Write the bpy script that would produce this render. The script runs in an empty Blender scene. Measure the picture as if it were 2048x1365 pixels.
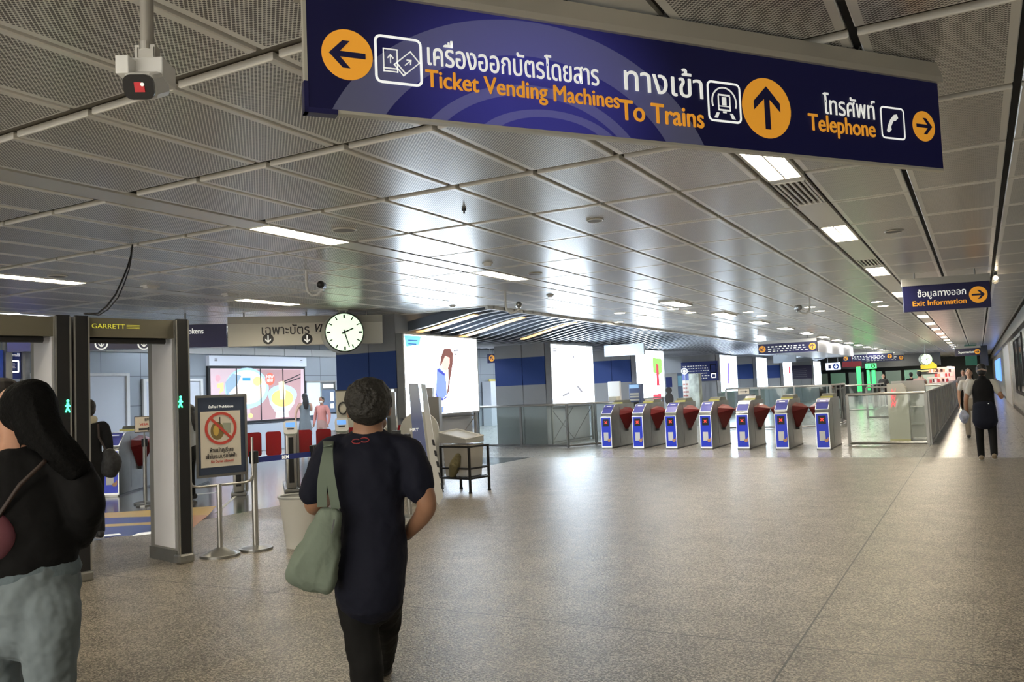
import bpy, bmesh, math, random
from mathutils import Vector, Matrix
import numpy as np
random.seed(7)
PI = math.pi
C = bpy.context.scene.collection
sc = bpy.context.scene
# ------------------------------------------------------------------ camera model (2048x1365 frame)
PPX, PPY, EYE = 1024.0, 682.5, 1.5
_a = np.array([1958-PPX, -(745-PPY)]); _b = np.array([-2074-PPX, -(915-PPY)])
F = math.sqrt(-(_a@_b))
_n = lambda v: v/np.linalg.norm(v)
_Y = _n(np.array([_a[0], _a[1], -F])); _X = -_n(np.array([_b[0], _b[1], -F])); _Z = np.cross(_X, _Y)
MW = Matrix([list(_X), list(_Y), list(_Z)])          # camera axes -> world
CAMP = Vector((0, 0, EYE))
def ray(px, py): return MW @ Vector((px-PPX, -(py-PPY), -F))
def W(px, py, D):                                   # point seen at a pixel, D metres in front of the camera
    return CAMP + ray(px, py)*(D/F)
def onz(px, py, z):
    r = ray(px, py); return CAMP + r*((z-EYE)/r.z)
def ony(px, py, y):
    r = ray(px, py); return CAMP + r*(y/r.y)
def onx(px, py, x):
    r = ray(px, py); return CAMP + r*(x/r.x)
def onplane(px, py, p, ang):                        # vertical plane through p running at ang degrees from X
    d = Vector((math.cos(math.radians(ang)), math.sin(math.radians(ang)), 0)); n = Vector((-d.y, d.x, 0))
    r = ray(px, py); t = n.dot(Vector(p)-CAMP)/n.dot(r); q = CAMP+r*t
    return (q-Vector((p[0], p[1], 0))).dot(d), q.z
def depth(p): return -(MW.transposed() @ (Vector(p)-CAMP)).z
RIGHT = Vector((MW[0][0], MW[1][0], 0)).normalized()
FWD = Vector((-RIGHT.y, RIGHT.x, 0))

# ------------------------------------------------------------------ materials
MATS = {}
def mat(name, col=(.5,.5,.5), rough=.5, metal=0, emit=None, es=0, spec=.5, noise=None, bump=None, alpha=None, coat=0):
    if name in MATS: return MATS[name]
    m = bpy.data.materials.new(name); m.use_nodes = True; nt = m.node_tree
    b = nt.nodes['Principled BSDF']
    b.inputs['Base Color'].default_value = (*col, 1); b.inputs['Roughness'].default_value = rough
    b.inputs['Metallic'].default_value = metal; b.inputs['Specular IOR Level'].default_value = spec
    b.inputs['Coat Weight'].default_value = coat
    if emit: b.inputs['Emission Color'].default_value = (*emit, 1); b.inputs['Emission Strength'].default_value = es
    tc = None
    if noise or bump:
        tc = nt.nodes.new('ShaderNodeTexCoord')
    if noise:                                        # (scale, amount)
        n = nt.nodes.new('ShaderNodeTexNoise'); n.inputs['Scale'].default_value = noise[0]; n.inputs['Detail'].default_value = 4
        nt.links.new(tc.outputs['Object'], n.inputs['Vector'])
        r = nt.nodes.new('ShaderNodeMapRange'); r.inputs[1].default_value = .3; r.inputs[2].default_value = .7
        r.inputs[3].default_value = 1-noise[1]; r.inputs[4].default_value = 1+noise[1]
        nt.links.new(n.outputs['Fac'], r.inputs[0])
        mx = nt.nodes.new('ShaderNodeVectorMath'); mx.operation = 'SCALE'; mx.inputs[0].default_value = col
        nt.links.new(r.outputs[0], mx.inputs['Scale']); nt.links.new(mx.outputs[0], b.inputs['Base Color'])
    if bump:                                         # (scale, strength, distance)
        n = nt.nodes.new('ShaderNodeTexNoise'); n.inputs['Scale'].default_value = bump[0]; n.inputs['Detail'].default_value = 3
        nt.links.new(tc.outputs['Object'], n.inputs['Vector'])
        bp = nt.nodes.new('ShaderNodeBump'); bp.inputs['Strength'].default_value = bump[1]; bp.inputs['Distance'].default_value = bump[2]
        nt.links.new(n.outputs['Fac'], bp.inputs['Height']); nt.links.new(bp.outputs[0], b.inputs['Normal'])
    MATS[name] = m; return m
def glass(name, tint=(.95,.985,.975), rough=.03, refl=1.45):
    if name in MATS: return MATS[name]
    m = bpy.data.materials.new(name); m.use_nodes = True; nt = m.node_tree; nt.nodes.clear()
    o = nt.nodes.new('ShaderNodeOutputMaterial'); t = nt.nodes.new('ShaderNodeBsdfTransparent'); g = nt.nodes.new('ShaderNodeBsdfGlossy')
    f = nt.nodes.new('ShaderNodeFresnel'); x = nt.nodes.new('ShaderNodeMixShader')
    t.inputs[0].default_value = (*tint, 1); g.inputs['Roughness'].default_value = rough; f.inputs[0].default_value = refl
    nt.links.new(f.outputs[0], x.inputs[0]); nt.links.new(t.outputs[0], x.inputs[1]); nt.links.new(g.outputs[0], x.inputs[2])
    nt.links.new(x.outputs[0], o.inputs[0]); MATS[name] = m; return m
def milky(name, col, amount):
    if name in MATS: return MATS[name]
    m = bpy.data.materials.new(name); m.use_nodes = True; nt = m.node_tree
    b = nt.nodes['Principled BSDF']; b.inputs['Base Color'].default_value = (*col, 1); b.inputs['Roughness'].default_value = .35
    b.inputs['Alpha'].default_value = amount; MATS[name] = m; return m

STEEL = mat('brushed_steel', (.50,.49,.46), .3, .9, noise=(6,.06))
STEELD = mat('dark_brushed_steel', (.30,.30,.285), .34, .85, noise=(4,.1))
BLACK = mat('black_plastic', (.012,.012,.013), .4)
WHITE = mat('white_plastic', (.75,.75,.73), .45)
NAVY = mat('navy_sign_face', (.013,.014,.085), .3)
ORANGE = mat('amber_vinyl', (.78,.33,.03), .4, emit=(.78,.33,.03), es=.28)  # slight glow added to brighten arrows and lettering
WHITEV = mat('white_vinyl', (.85,.86,.82), .4, emit=(.85,.86,.82), es=.32)  # weak glow put into the white print so it reads brighter
REDV = mat('red_print', (.6,.04,.03), .45)
INK = mat('dark_ink', (.02,.02,.025), .5)
SKIN = mat('skin', (.42,.22,.13), .5, noise=(25,.06))
SKINL = mat('light_skin', (.62,.38,.27), .5)
HAIR = mat('black_hair', (.012,.011,.011), .45, bump=(60,.5,.01))

# ------------------------------------------------------------------ mesh helpers
class MB:
    def __init__(s): s.bm = bmesh.new()
    def box(s, c, d, rot=0, M=None, bevel=0):
        r = bmesh.ops.create_cube(s.bm, size=1); vs = r['verts']
        T = Matrix.Translation(Vector(c)) @ Matrix.Rotation(rot, 4, 'Z') @ Matrix.Diagonal((*d, 1))
        if M: T = M @ T
        bmesh.ops.transform(s.bm, matrix=T, verts=vs)
        if bevel:
            es = list({e for v in vs for e in v.link_edges})
            bmesh.ops.bevel(s.bm, geom=es, offset=bevel, segments=2, affect='EDGES', profile=.5)
        return s
    def box2(s, a, b, bevel=0):
        a, b = Vector(a), Vector(b)
        return s.box((a+b)/2, [abs(x) for x in (b-a)], bevel=bevel)
    def cyl(s, c, r, h, seg=24, r2=None, M=None, axis='Z', caps=True):
        T = Matrix.Translation(Vector(c))
        if axis == 'X': T = T @ Matrix.Rotation(PI/2, 4, 'Y')
        if axis == 'Y': T = T @ Matrix.Rotation(PI/2, 4, 'X')
        if M: T = M @ T
        bmesh.ops.create_cone(s.bm, cap_ends=caps, segments=seg, radius1=r, radius2=r if r2 is None else r2, depth=h, matrix=T)
        return s
    def sph(s, c, d, seg=16, rot=None):
        T = Matrix.Translation(Vector(c)) @ (rot or Matrix.Identity(4)) @ Matrix.Diagonal((*d, 1)) if hasattr(d, '__len__') else Matrix.Translation(Vector(c)) @ Matrix.Scale(d, 4)
        bmesh.ops.create_uvsphere(s.bm, u_segments=seg, v_segments=max(6, seg//2+2), radius=1, matrix=T); return s
    def tube(s, pts, r, seg=10, closed=False):
        pts = [Vector(p) for p in pts]; n = len(pts); rings = []
        rr = r if hasattr(r, '__len__') else [r]*n
        up0 = None
        for i, p in enumerate(pts):
            t = (pts[min(i+1, n-1)]-pts[max(i-1, 0)]).normalized() if not closed else (pts[(i+1) % n]-pts[i-1]).normalized()
            if up0 is None: up0 = t.orthogonal().normalized()
            up0 = (up0-t*up0.dot(t)).normalized(); sd = t.cross(up0)
            rings.append([s.bm.verts.new(p+(up0*math.cos(2*PI*k/seg)+sd*math.sin(2*PI*k/seg))*rr[i]) for k in range(seg)])
        m = n if closed else n-1
        for i in range(m):
            A, B = rings[i], rings[(i+1) % n]
            for k in range(seg): s.bm.faces.new((A[k], A[(k+1) % seg], B[(k+1) % seg], B[k]))
        if not closed: s.bm.faces.new(rings[0][::-1]); s.bm.faces.new(rings[-1])
        return s
    def chain(s, pts, rad, side=(1,0,0), seg=16, sub=4):     # smooth limb: elliptical rings, (a along side, b across), rounded ends
        pts = [Vector(p) for p in pts]; side = Vector(side)
        rad = [(r, r) if not hasattr(r, '__len__') else r for r in rad]
        P, R = [], []
        n = len(pts)
        def cr(a, b, c, d, t): return .5*((2*b)+(c-a)*t+(2*a-5*b+4*c-d)*t*t+(3*b-a-3*c+d)*t*t*t)
        for i in range(n-1):
            for k in range(sub):
                t = k/sub; q = [pts[max(i-1, 0)], pts[i], pts[i+1], pts[min(i+2, n-1)]]
                P.append(cr(*q, t)); rq = [rad[max(i-1, 0)], rad[i], rad[i+1], rad[min(i+2, n-1)]]
                R.append(tuple(max(.004, cr(rq[0][j], rq[1][j], rq[2][j], rq[3][j], t)) for j in (0, 1)))
        P.append(pts[-1]); R.append(rad[-1])
        t0 = (P[0]-P[1]).normalized(); t1 = (P[-1]-P[-2]).normalized()
        for e in (.5, .85, .98):
            c = math.sqrt(1-e*e); m0 = min(R[0]) if e == .5 else m0
        h0, h1, r0, r1 = min(R[0]), min(R[-1]), R[0], R[-1]; p0, p1 = P[0], P[-1]
        for e in (.5, .85, .98):
            c = math.sqrt(1-e*e)
            P.insert(0, p0+t0*h0*e); R.insert(0, (r0[0]*c, r0[1]*c)); P.append(p1+t1*h1*e); R.append((r1[0]*c, r1[1]*c))
        rings = []
        for i, p in enumerate(P):
            t = (P[min(i+1, len(P)-1)]-P[max(i-1, 0)]).normalized()
            u = side-t*side.dot(t)
            if u.length < .05: u = t.orthogonal()
            u.normalize(); v = t.cross(u)
            rings.append([s.bm.verts.new(p+u*math.cos(2*PI*k/seg)*R[i][0]+v*math.sin(2*PI*k/seg)*R[i][1]) for k in range(seg)])
        for A, B in zip(rings, rings[1:]):
            for k in range(seg): s.bm.faces.new((A[k], A[(k+1) % seg], B[(k+1) % seg], B[k]))
        s.bm.faces.new(rings[0][::-1]); s.bm.faces.new(rings[-1]); return s
    def prism(s, poly, o, ux, uy, th):                # polygon in plane (o, ux, uy), given thickness along ux x uy (back)
        ux, uy, o = Vector(ux), Vector(uy), Vector(o); n = ux.cross(uy).normalized()
        A = [s.bm.verts.new(o+ux*x+uy*y) for x, y in poly]; B = [s.bm.verts.new(o+ux*x+uy*y-n*th) for x, y in poly]
        s.bm.faces.new(A); s.bm.faces.new(B[::-1])
        for i in range(len(A)): s.bm.faces.new((A[i-1], B[i-1], B[i], A[i]))
        return s
    def hull(s, pts):
        vs = [s.bm.verts.new(p) for p in pts]; bmesh.ops.convex_hull(s.bm, input=vs); return s
    def build(s, name, m, parent=None, smooth=None, world=None):
        me = bpy.data.meshes.new(name); bmesh.ops.recalc_face_normals(s.bm, faces=s.bm.faces[:])
        s.bm.to_mesh(me); s.bm.free()
        for x in (m if isinstance(m, (list, tuple)) else [m]): me.materials.append(x)
        o = bpy.data.objects.new(name, me); C.objects.link(o)
        if parent is not None: o.parent = parent
        if smooth is not None:
            for p in me.polygons: p.use_smooth = True
            if smooth < 180: me.set_sharp_from_angle(angle=math.radians(smooth))
        return o
def tag(o, label=None, cat=None, group=None, kind=None):
    if label: o['label'] = label
    if cat: o['category'] = cat
    if group: o['group'] = group
    if kind: o['kind'] = kind
    return o
def S(o): o['kind'] = 'structure'; return o
def empty(name, loc=(0,0,0), rz=0, label=None, cat=None, group=None):
    o = bpy.data.objects.new(name, None); C.objects.link(o); o.location = loc; o.rotation_euler = (0,0,rz)
    o.empty_display_size = .1
    return tag(o, label, cat, group)
def copy_tree(o, parent=None):
    c = o.copy(); C.objects.link(c); c.parent = parent
    for ch in list(o.children): copy_tree(ch, c)
    return c
def part(name, m, parent, fn, smooth=None):
    b = MB(); fn(b); return b.build(name, m, parent, smooth)
_tx = {}
def textmesh(txt, size, bold=0, align='LEFT', depth=.001):
    k = (txt, size, bold, align)
    if k in _tx: return _tx[k]
    cu = bpy.data.curves.new('text', 'FONT'); cu.body = txt; cu.size = size; cu.offset = bold; cu.align_x = align; cu.extrude = depth
    o = bpy.data.objects.new('t', cu); C.objects.link(o)
    bpy.context.view_layer.update()
    me = bpy.data.meshes.new_from_object(o.evaluated_get(bpy.context.evaluated_depsgraph_get()))
    bpy.data.objects.remove(o); bpy.data.curves.remove(cu); _tx[k] = me; return me
def text(name, txt, m, parent, loc, size, bold=0, align='LEFT', width=None, height=None, rot=(PI/2,0,0)):
    me = textmesh(txt, size, bold, align).copy(); me.materials.clear(); me.materials.append(m)
    o = bpy.data.objects.new(name, me); C.objects.link(o); o.parent = parent; o.location = loc; o.rotation_euler = rot
    xs = [v.co.x for v in me.vertices]; ys = [v.co.y for v in me.vertices]
    if xs:
        sx = width/(max(xs)-min(xs)) if width else 1; sy = height/(max(ys)-min(ys)) if height else (sx if width else 1)
        x0 = min(xs) if (width and align == 'LEFT') else 0
        for v in me.vertices: v.co.x = (v.co.x-x0)*sx; v.co.y *= sy
    return o
def arrow_poly(r, ang):                              # bold arrow with swept head inside a disc of radius r, pointing +x then turned
    w, L, h = .16*r, .72*r, .30*r
    p = [(-L,-w/1.4),(.30*r,-w/1.4),(-.10*r,-.55*r),(.20*r,-.55*r),(.74*r,0),(.20*r,.55*r),(-.10*r,.55*r),(.30*r,w/1.4),(-L,w/1.4)]
    c, s_ = math.cos(ang), math.sin(ang)
    return [(x*c-y*s_, x*s_+y*c) for x, y in p]
def rrect(w, h, r, n=5):
    o = []
    for cx, cy, a0 in ((w/2-r, h/2-r, 0), (-w/2+r, h/2-r, PI/2), (-w/2+r, -h/2+r, PI), (w/2-r, -h/2+r, 1.5*PI)):
        o += [(cx+r*math.cos(a0+PI/2*k/n), cy+r*math.sin(a0+PI/2*k/n)) for k in range(n+1)]
    return o
def disc(n, r, cx=0, cz=0, ry=None): return [(cx+r*math.cos(2*PI*k/n), cz+(ry or r)*math.sin(2*PI*k/n)) for k in range(n)]
UX, UZ = (1,0,0), (0,0,1)
def flat(name, poly, m, parent, y, th=.002, off=(0,0)):     # a plate in the parent's x-z plane facing -y
    return part(name, m, parent, lambda b: b.prism([(p[0]+off[0], p[1]+off[1]) for p in poly], (0,y,0), UX, UZ, th))
def ringplate(name, w, h, r, t, m, parent, y, off, th=.002):
    b = MB(); o = rrect(w, h, r); i = rrect(w-2*t, h-2*t, max(.004, r-t)); n = len(o)
    O = [b.bm.verts.new((off[0]+x, y, off[1]+z)) for x, z in o]; I = [b.bm.verts.new((off[0]+x, y, off[1]+z)) for x, z in i]
    for k in range(n): b.bm.faces.new((O[k], O[(k+1) % n], I[(k+1) % n], I[k]))
    bmesh.ops.solidify(b.bm, geom=b.bm.faces[:], thickness=-th)
    return b.build(name, m, parent)
CEIL = 3.2
# ------------------------------------------------------------------ shell materials
def floor_mat(name, c1, c2, c3, rough, bump, spec=.5, sc_=70):
    m = bpy.data.materials.new(name); m.use_nodes = True; nt = m.node_tree; b = nt.nodes['Principled BSDF']; L = nt.links.new
    g = nt.nodes.new('ShaderNodeNewGeometry')
    v = nt.nodes.new('ShaderNodeTexVoronoi'); v.inputs['Scale'].default_value = sc_; L(g.outputs['Position'], v.inputs['Vector'])
    n = nt.nodes.new('ShaderNodeTexNoise'); n.inputs['Scale'].default_value = 3; n.inputs['Detail'].default_value = 6; L(g.outputs['Position'], n.inputs['Vector'])
    n2 = nt.nodes.new('ShaderNodeTexNoise'); n2.inputs['Scale'].default_value = 260; n2.inputs['Detail'].default_value = 2; L(g.outputs['Position'], n2.inputs['Vector'])
    r = nt.nodes.new('ShaderNodeValToRGB'); r.color_ramp.interpolation = 'LINEAR'
    e = r.color_ramp.elements; e[0].position = 0; e[0].color = (*c1, 1); e[1].position = 1; e[1].color = (*c3, 1)
    q = e.new(.45); q.color = (*c2, 1)
    sp = nt.nodes.new('ShaderNodeSeparateColor'); L(v.outputs['Color'], sp.inputs[0])
    mx = nt.nodes.new('ShaderNodeMath'); mx.operation = 'MULTIPLY_ADD'; L(n2.outputs['Fac'], mx.inputs[0]); mx.inputs[1].default_value = .5; L(sp.outputs[0], mx.inputs[2])
    m2 = nt.nodes.new('ShaderNodeMath'); m2.operation = 'MULTIPLY_ADD'; L(n.outputs['Fac'], m2.inputs[0]); m2.inputs[1].default_value = .5; L(mx.outputs[0], m2.inputs[2])
    m3 = nt.nodes.new('ShaderNodeMath'); m3.operation = 'SUBTRACT'; L(m2.outputs[0], m3.inputs[0]); m3.inputs[1].default_value = .45
    L(m3.outputs[0], r.inputs[0])
    # seams of the big slabs
    sx = nt.nodes.new('ShaderNodeSeparateXYZ'); L(g.outputs['Position'], sx.inputs[0])
    def seam(out, off, per, wd):
        a = nt.nodes.new('ShaderNodeMath'); a.operation = 'ADD'; a.inputs[1].default_value = off; L(out, a.inputs[0])
        p = nt.nodes.new('ShaderNodeMath'); p.operation = 'PINGPONG'; p.inputs[1].default_value = per/2; L(a.outputs[0], p.inputs[0])
        c = nt.nodes.new('ShaderNodeMath'); c.operation = 'LESS_THAN'; c.inputs[1].default_value = wd; L(p.outputs[0], c.inputs[0]); return c
    f1 = seam(sx.outputs['X'], .58, .45, .0025); f2 = seam(sx.outputs['Y'], .1, .9, .0025)
    ff = nt.nodes.new('ShaderNodeMath'); ff.operation = 'MAXIMUM'; L(f1.outputs[0], ff.inputs[0]); L(f2.outputs[0], ff.inputs[1])
    fm = nt.nodes.new('ShaderNodeMath'); fm.operation = 'MULTIPLY'; L(ff.outputs[0], fm.inputs[0]); fm.inputs[1].default_value = .38
    s1 = seam(sx.outputs['X'], 1.0, 6.03, .006); s2 = seam(sx.outputs['Y'], -5.02, 6.035, .006)
    mm = nt.nodes.new('ShaderNodeMath'); mm.operation = 'MAXIMUM'; L(s1.outputs[0], mm.inputs[0]); L(s2.outputs[0], mm.inputs[1])
    mix = nt.nodes.new('ShaderNodeMix'); mix.data_type = 'RGBA'; m4 = nt.nodes.new('ShaderNodeMath'); m4.operation = 'MAXIMUM'; L(mm.outputs[0], m4.inputs[0]); L(fm.outputs[0], m4.inputs[1]); L(m4.outputs[0], mix.inputs[0]); L(r.outputs[0], mix.inputs[6]); mix.inputs[7].default_value = (.02,.017,.013,1)
    L(mix.outputs[2], b.inputs['Base Color'])
    bp = nt.nodes.new('ShaderNodeBump'); bp.inputs['Strength'].default_value = bump; bp.inputs['Distance'].default_value = .004
    n3 = nt.nodes.new('ShaderNodeTexNoise'); n3.inputs['Scale'].default_value = 60; n3.inputs['Detail'].default_value = 3; L(g.outputs['Position'], n3.inputs['Vector'])
    L(n3.outputs['Fac'], bp.inputs['Height']); L(bp.outputs[0], b.inputs['Normal'])
    b.inputs['Roughness'].default_value = rough; b.inputs['Specular IOR Level'].default_value = spec
    return m
GRAN = floor_mat('flamed_granite', (.043,.036,.025), (.140,.120,.090), (.53,.475,.39), .34, .9, .6, 120)
POL = floor_mat('polished_granite', (.26,.245,.22), (.36,.34,.31), (.46,.44,.41), .22, .05, .42, 40)  # paler than the ticket hall floor: brightness of reflections put into the colour
PANEL = None
def ceil_mat():
    m = bpy.data.materials.new('perforated_metal_panel'); m.use_nodes = True; nt = m.node_tree; b = nt.nodes['Principled BSDF']; L = nt.links.new
    uv = nt.nodes.new('ShaderNodeUVMap'); uv.uv_map = 'UVMap'
    sx = nt.nodes.new('ShaderNodeSeparateXYZ'); L(uv.outputs[0], sx.inputs[0])
    def mth(op, a, b_=None, c=None):
        n = nt.nodes.new('ShaderNodeMath'); n.operation = op
        for i, v in enumerate((a, b_, c)):
            if v is None: continue
            if isinstance(v, (int, float)): n.inputs[i].default_value = v
            else: L(v, n.inputs[i])
        return n.outputs[0]
    u, v = sx.outputs[0], sx.outputs[1]
    p = .0265
    def dots(ou, ov):
        a = mth('SUBTRACT', mth('FRACT', mth('DIVIDE', mth('ADD', u, ou), p)), .5); c = mth('SUBTRACT', mth('FRACT', mth('DIVIDE', mth('ADD', v, ov), p)), .5)
        d = mth('SQRT', mth('ADD', mth('MULTIPLY', a, a), mth('MULTIPLY', c, c)))
        return mth('LESS_THAN', d, .285)
    h = mth('MAXIMUM', dots(0, 0), dots(p/2, p/2))
    # uv runs from the panel centre: |u| < .30 and |v| < .64 is perforated
    inside = mth('MULTIPLY', mth('LESS_THAN', mth('ABSOLUTE', u), .295), mth('LESS_THAN', mth('ABSOLUTE', v), .63))
    f = mth('MULTIPLY', h, inside)
    mix = nt.nodes.new('ShaderNodeMix'); mix.data_type = 'RGBA'; L(f, mix.inputs[0]); mix.inputs[6].default_value = (.90,.88,.82,1); mix.inputs[7].default_value = (.12,.113,.10,1)
    L(mix.outputs[2], b.inputs['Base Color'])
    b.inputs['Metallic'].default_value = .3; b.inputs['Roughness'].default_value = .28
    return m
PANEL = ceil_mat()
PLAIN = mat('plain_metal_panel', (.78,.76,.70), .34, .6)
RECESS = mat('ceiling_recess', (.17,.155,.13), .5, .3)
VOID = mat('dark_void', (.006,.006,.006), .8)
WALLG = mat('grey_wall_panel', (.42,.44,.46), .4, .2, noise=(.6,.06))
WALLR = mat('corridor_wall_panel', (.36,.37,.36), .3, .3, noise=(.5,.08))

# ------------------------------------------------------------------ floors
YE = 100.0
S(part('floor', GRAN, None, lambda b: b.box2((-9,-6,-.1), (1.2,17.09,0))))
S(part('floor', POL, None, lambda b: b.box2((-20,17.09,-.1), (1.2,YE,0))))
TICK = floor_mat('dark_polished_granite', (.055,.055,.055), (.09,.09,.088), (.14,.14,.135), .16, .05, .6, 40)
S(part('floor', TICK, None, lambda b: b.box2((-20,-6,-.1), (-9,17.09,0))))

# ------------------------------------------------------------------ ceiling
cols = [(.335,1.05,1), (-.42,.29,1), (-1.15,-.46,1)]
x = -1.5
for i in range(6): cols.append((x-.725+.02, x-.02, 1)); x -= .725
x = -6.2
for i in range(3): cols.append((x-.725+.02, x-.02, 1)); x -= .725
cols_l = []
x = -8.375
for i in range(3): cols_l.append((x-.66+.02, x-.02, 1)); x -= .66
x = -10.7
for i in range(12): cols_l.append((x-.76+.02, x-.02, 1)); x -= .76
bm = bmesh.new(); uvl = bm.loops.layers.uv.new('UVMap')
def panel(x0, x1, y0, y1):
    z0, z1 = CEIL, CEIL+.04; cx, cy = (x0+x1)/2, (y0+y1)/2; bv = .006
    vs = [bm.verts.new(p) for p in ((x0+bv,y0+bv,z0),(x1-bv,y0+bv,z0),(x1-bv,y1-bv,z0),(x0+bv,y1-bv,z0),(x0,y0,z0+bv),(x1,y0,z0+bv),(x1,y1,z0+bv),(x0,y1,z0+bv),(x0,y0,z1),(x1,y0,z1),(x1,y1,z1),(x0,y1,z1))]
    fs = [(3,2,1,0)]+[(k,(k+1) % 4,4+(k+1) % 4,4+k) for k in range(4)]+[(4+k,4+(k+1) % 4,8+(k+1) % 4,8+k) for k in range(4)]
    for q in fs:
        f = bm.faces.new([vs[i] for i in q])
        for l in f.loops: l[uvl].uv = ((l.vert.co.x-cx)*(.68/(x1-x0)), (l.vert.co.y-cy))
YL = [3.02+1.404*k for k in range(-7, 69)]
for y in YL:
    g = .055 if y < 7 else .02
    for (a, b_, _) in cols: panel(a, b_, y+g, y+1.404-g)
    if y+1.404 < 14.4:
        for (a, b_, _) in cols_l: panel(a, b_, y+g, y+1.404-g)
me = bpy.data.meshes.new('ceiling'); bm.to_mesh(me); bm.free(); me.materials.append(PANEL)
o = bpy.data.objects.new('ceiling', me); C.objects.link(o); S(o)
S(part('ceiling', RECESS, None, lambda b: (b.box2((-8.5,-6,CEIL+.045), (1.2,YE,CEIL+.1)), b.box2((-20,-6,CEIL+.045), (-8.5,14.25,CEIL+.1)))))
S(part('trim_1', VOID, None, lambda b: (b.box2((.292,-6,CEIL+.02), (.333,YE,CEIL+.044)), b.box2((-.458,-6,CEIL+.02), (-.422,YE,CEIL+.044)))))
# plain metal of the three service channels, cut round the lamps and grilles
CH = [(-1.325,.29), (-6.025,.29), (-10.525,.29)]
ch_fix = {0: [(6.15,7.35),(7.5,8.6),(10.0,11.2),(13.2,14.1),(14.3,15.5),(18.9,20.1),(23.0,24.2),(27.0,28.2),(31.2,32.4),(35.4,36.6),(39.6,40.8),(43.8,45),(48,49.2),(52.2,53.4),(56.4,57.6),(60.6,61.8),(64.8,66),(69,70.2),(73.2,74.4),(77.4,78.6),(81.6,82.8),(85.8,87),(90,91.2),(-.9,.3),(-3.6,-2.4)],
          1: [(5.98,7.2),(10.15,11.4),(1.8,3.0),(-.9,.3),(-3.6,-2.4)], 2: [(5.95,7.2),(10.0,11.3),(1.8,3.0),(-2.6,-1.4)]}
def channel(i):
    b = MB(); cx, w = CH[i]; ys = sorted(ch_fix[i]); y = -6.0; end = YE if i < 2 else 14.25
    for a, c in ys:
        b.box2((cx-w/2,y,CEIL), (cx+w/2,a,CEIL+.03)); y = c
    b.box2((cx-w/2,y,CEIL), (cx+w/2,end,CEIL+.03))
    return b.build('ceiling', PLAIN)
for i in range(3): S(channel(i))
# slatted zone over the columns
FIN = mat('silver_ceiling_fin', (.16,.18,.215), .3, .5)
FINE = mat('lit_fin_edge', (.80,.83,.88), .3, .35)  # lit undersides put into the colour: edges paler, fin sides darker
def fin_z(x, y):
    t = min(1, max(0, (-8.3-x)/2.4)); t = t*t*(3-2*t)
    return 3.16-.34*t + .05*t*math.sin(y*.55+1)
def fins():
    b = MB(); y = 14.45
    while y < 64:
        n = 9; top = []; bot = []
        for k in range(n+1):
            x_ = -8.3-4.6*k/n; z = fin_z(x_, y); bot.append((x_, z)); top.append((x_, z+.2))
        b.prism(bot+top[::-1], (0,y,0), UX, UZ, .05)
        y += .42
    return b.build('ceiling', FIN)
S(fins())
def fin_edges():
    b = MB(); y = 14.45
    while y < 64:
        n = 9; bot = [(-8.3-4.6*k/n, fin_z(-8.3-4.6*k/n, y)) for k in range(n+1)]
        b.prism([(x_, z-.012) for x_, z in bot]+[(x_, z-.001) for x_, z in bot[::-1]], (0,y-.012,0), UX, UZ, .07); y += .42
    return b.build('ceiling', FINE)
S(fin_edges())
S(part('ceiling', mat('ceiling_plenum', (.02,.022,.026), .7), None, lambda b: b.box2((-20,14.25,CEIL+.3), (-8.35,YE,CEIL+.36))))
S(part('trim_2', PLAIN, None, lambda b: (b.box2((-8.37,14.25,CEIL-.06), (-8.3,YE,CEIL+.3)), b.box2((-20,14.22,CEIL-.02), (-8.3,14.27,CEIL+.3)))))
WARM = mat('warm_strip_light', (1,.8,.5), .5, emit=(1,.62,.26), es=.75)
for y, xa, xb in ((14.68,-8.9,-10.33), (16.36,-8.7,-10.33), (18.88,-8.6,-10.1)):
    b = MB(); n = 8
    pts = [(xa+(xb-xa)*k/n) for k in range(n+1)]
    b.prism([(p, fin_z(p, y)-.02) for p in pts]+[(p, fin_z(p, y)+.0) for p in pts[::-1]], (0,y,0), UX, UZ, .2)
    tag(b.build('strip_light', WARM), {14.68:'warm linear lamp between the ceiling fins, the one nearest the hanging clock',16.36:'warm linear lamp in the slatted ceiling, the middle one over the first bright advert',18.88:'pale linear lamp in the slatted ceiling, farthest of the three, beside the goose-neck camera'}[y], 'lamp', 'linear lamps between the ceiling fins')

# ------------------------------------------------------------------ walls
def seamed(col, name, py, pz, oy=0, oz=0, rough=.35, metal=.3):
    m = mat(name, col, rough, metal); nt = m.node_tree; L = nt.links.new; b = nt.nodes['Principled BSDF']
    g = nt.nodes.new('ShaderNodeNewGeometry'); sx = nt.nodes.new('ShaderNodeSeparateXYZ'); L(g.outputs['Position'], sx.inputs[0])
    outs = []
    for o_, per, off in ((sx.outputs['Y'], py, oy), (sx.outputs['Z'], pz, oz)):
        a = nt.nodes.new('ShaderNodeMath'); a.operation = 'ADD'; a.inputs[1].default_value = off; L(o_, a.inputs[0])
        p = nt.nodes.new('ShaderNodeMath'); p.operation = 'PINGPONG'; p.inputs[1].default_value = per/2; L(a.outputs[0], p.inputs[0])
        c = nt.nodes.new('ShaderNodeMath'); c.operation = 'LESS_THAN'; c.inputs[1].default_value = .008; L(p.outputs[0], c.inputs[0]); outs.append(c)
    mm = nt.nodes.new('ShaderNodeMath'); mm.operation = 'MAXIMUM'; L(outs[0].outputs[0], mm.inputs[0]); L(outs[1].outputs[0], mm.inputs[1])
    mx = nt.nodes.new('ShaderNodeMix'); mx.data_type = 'RGBA'; L(mm.outputs[0], mx.inputs[0]); mx.inputs[6].default_value = (*col, 1); mx.inputs[7].default_value = (*[c_*.35 for c_ in col], 1)
    L(mx.outputs[2], b.inputs['Base Color']); return m
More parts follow.
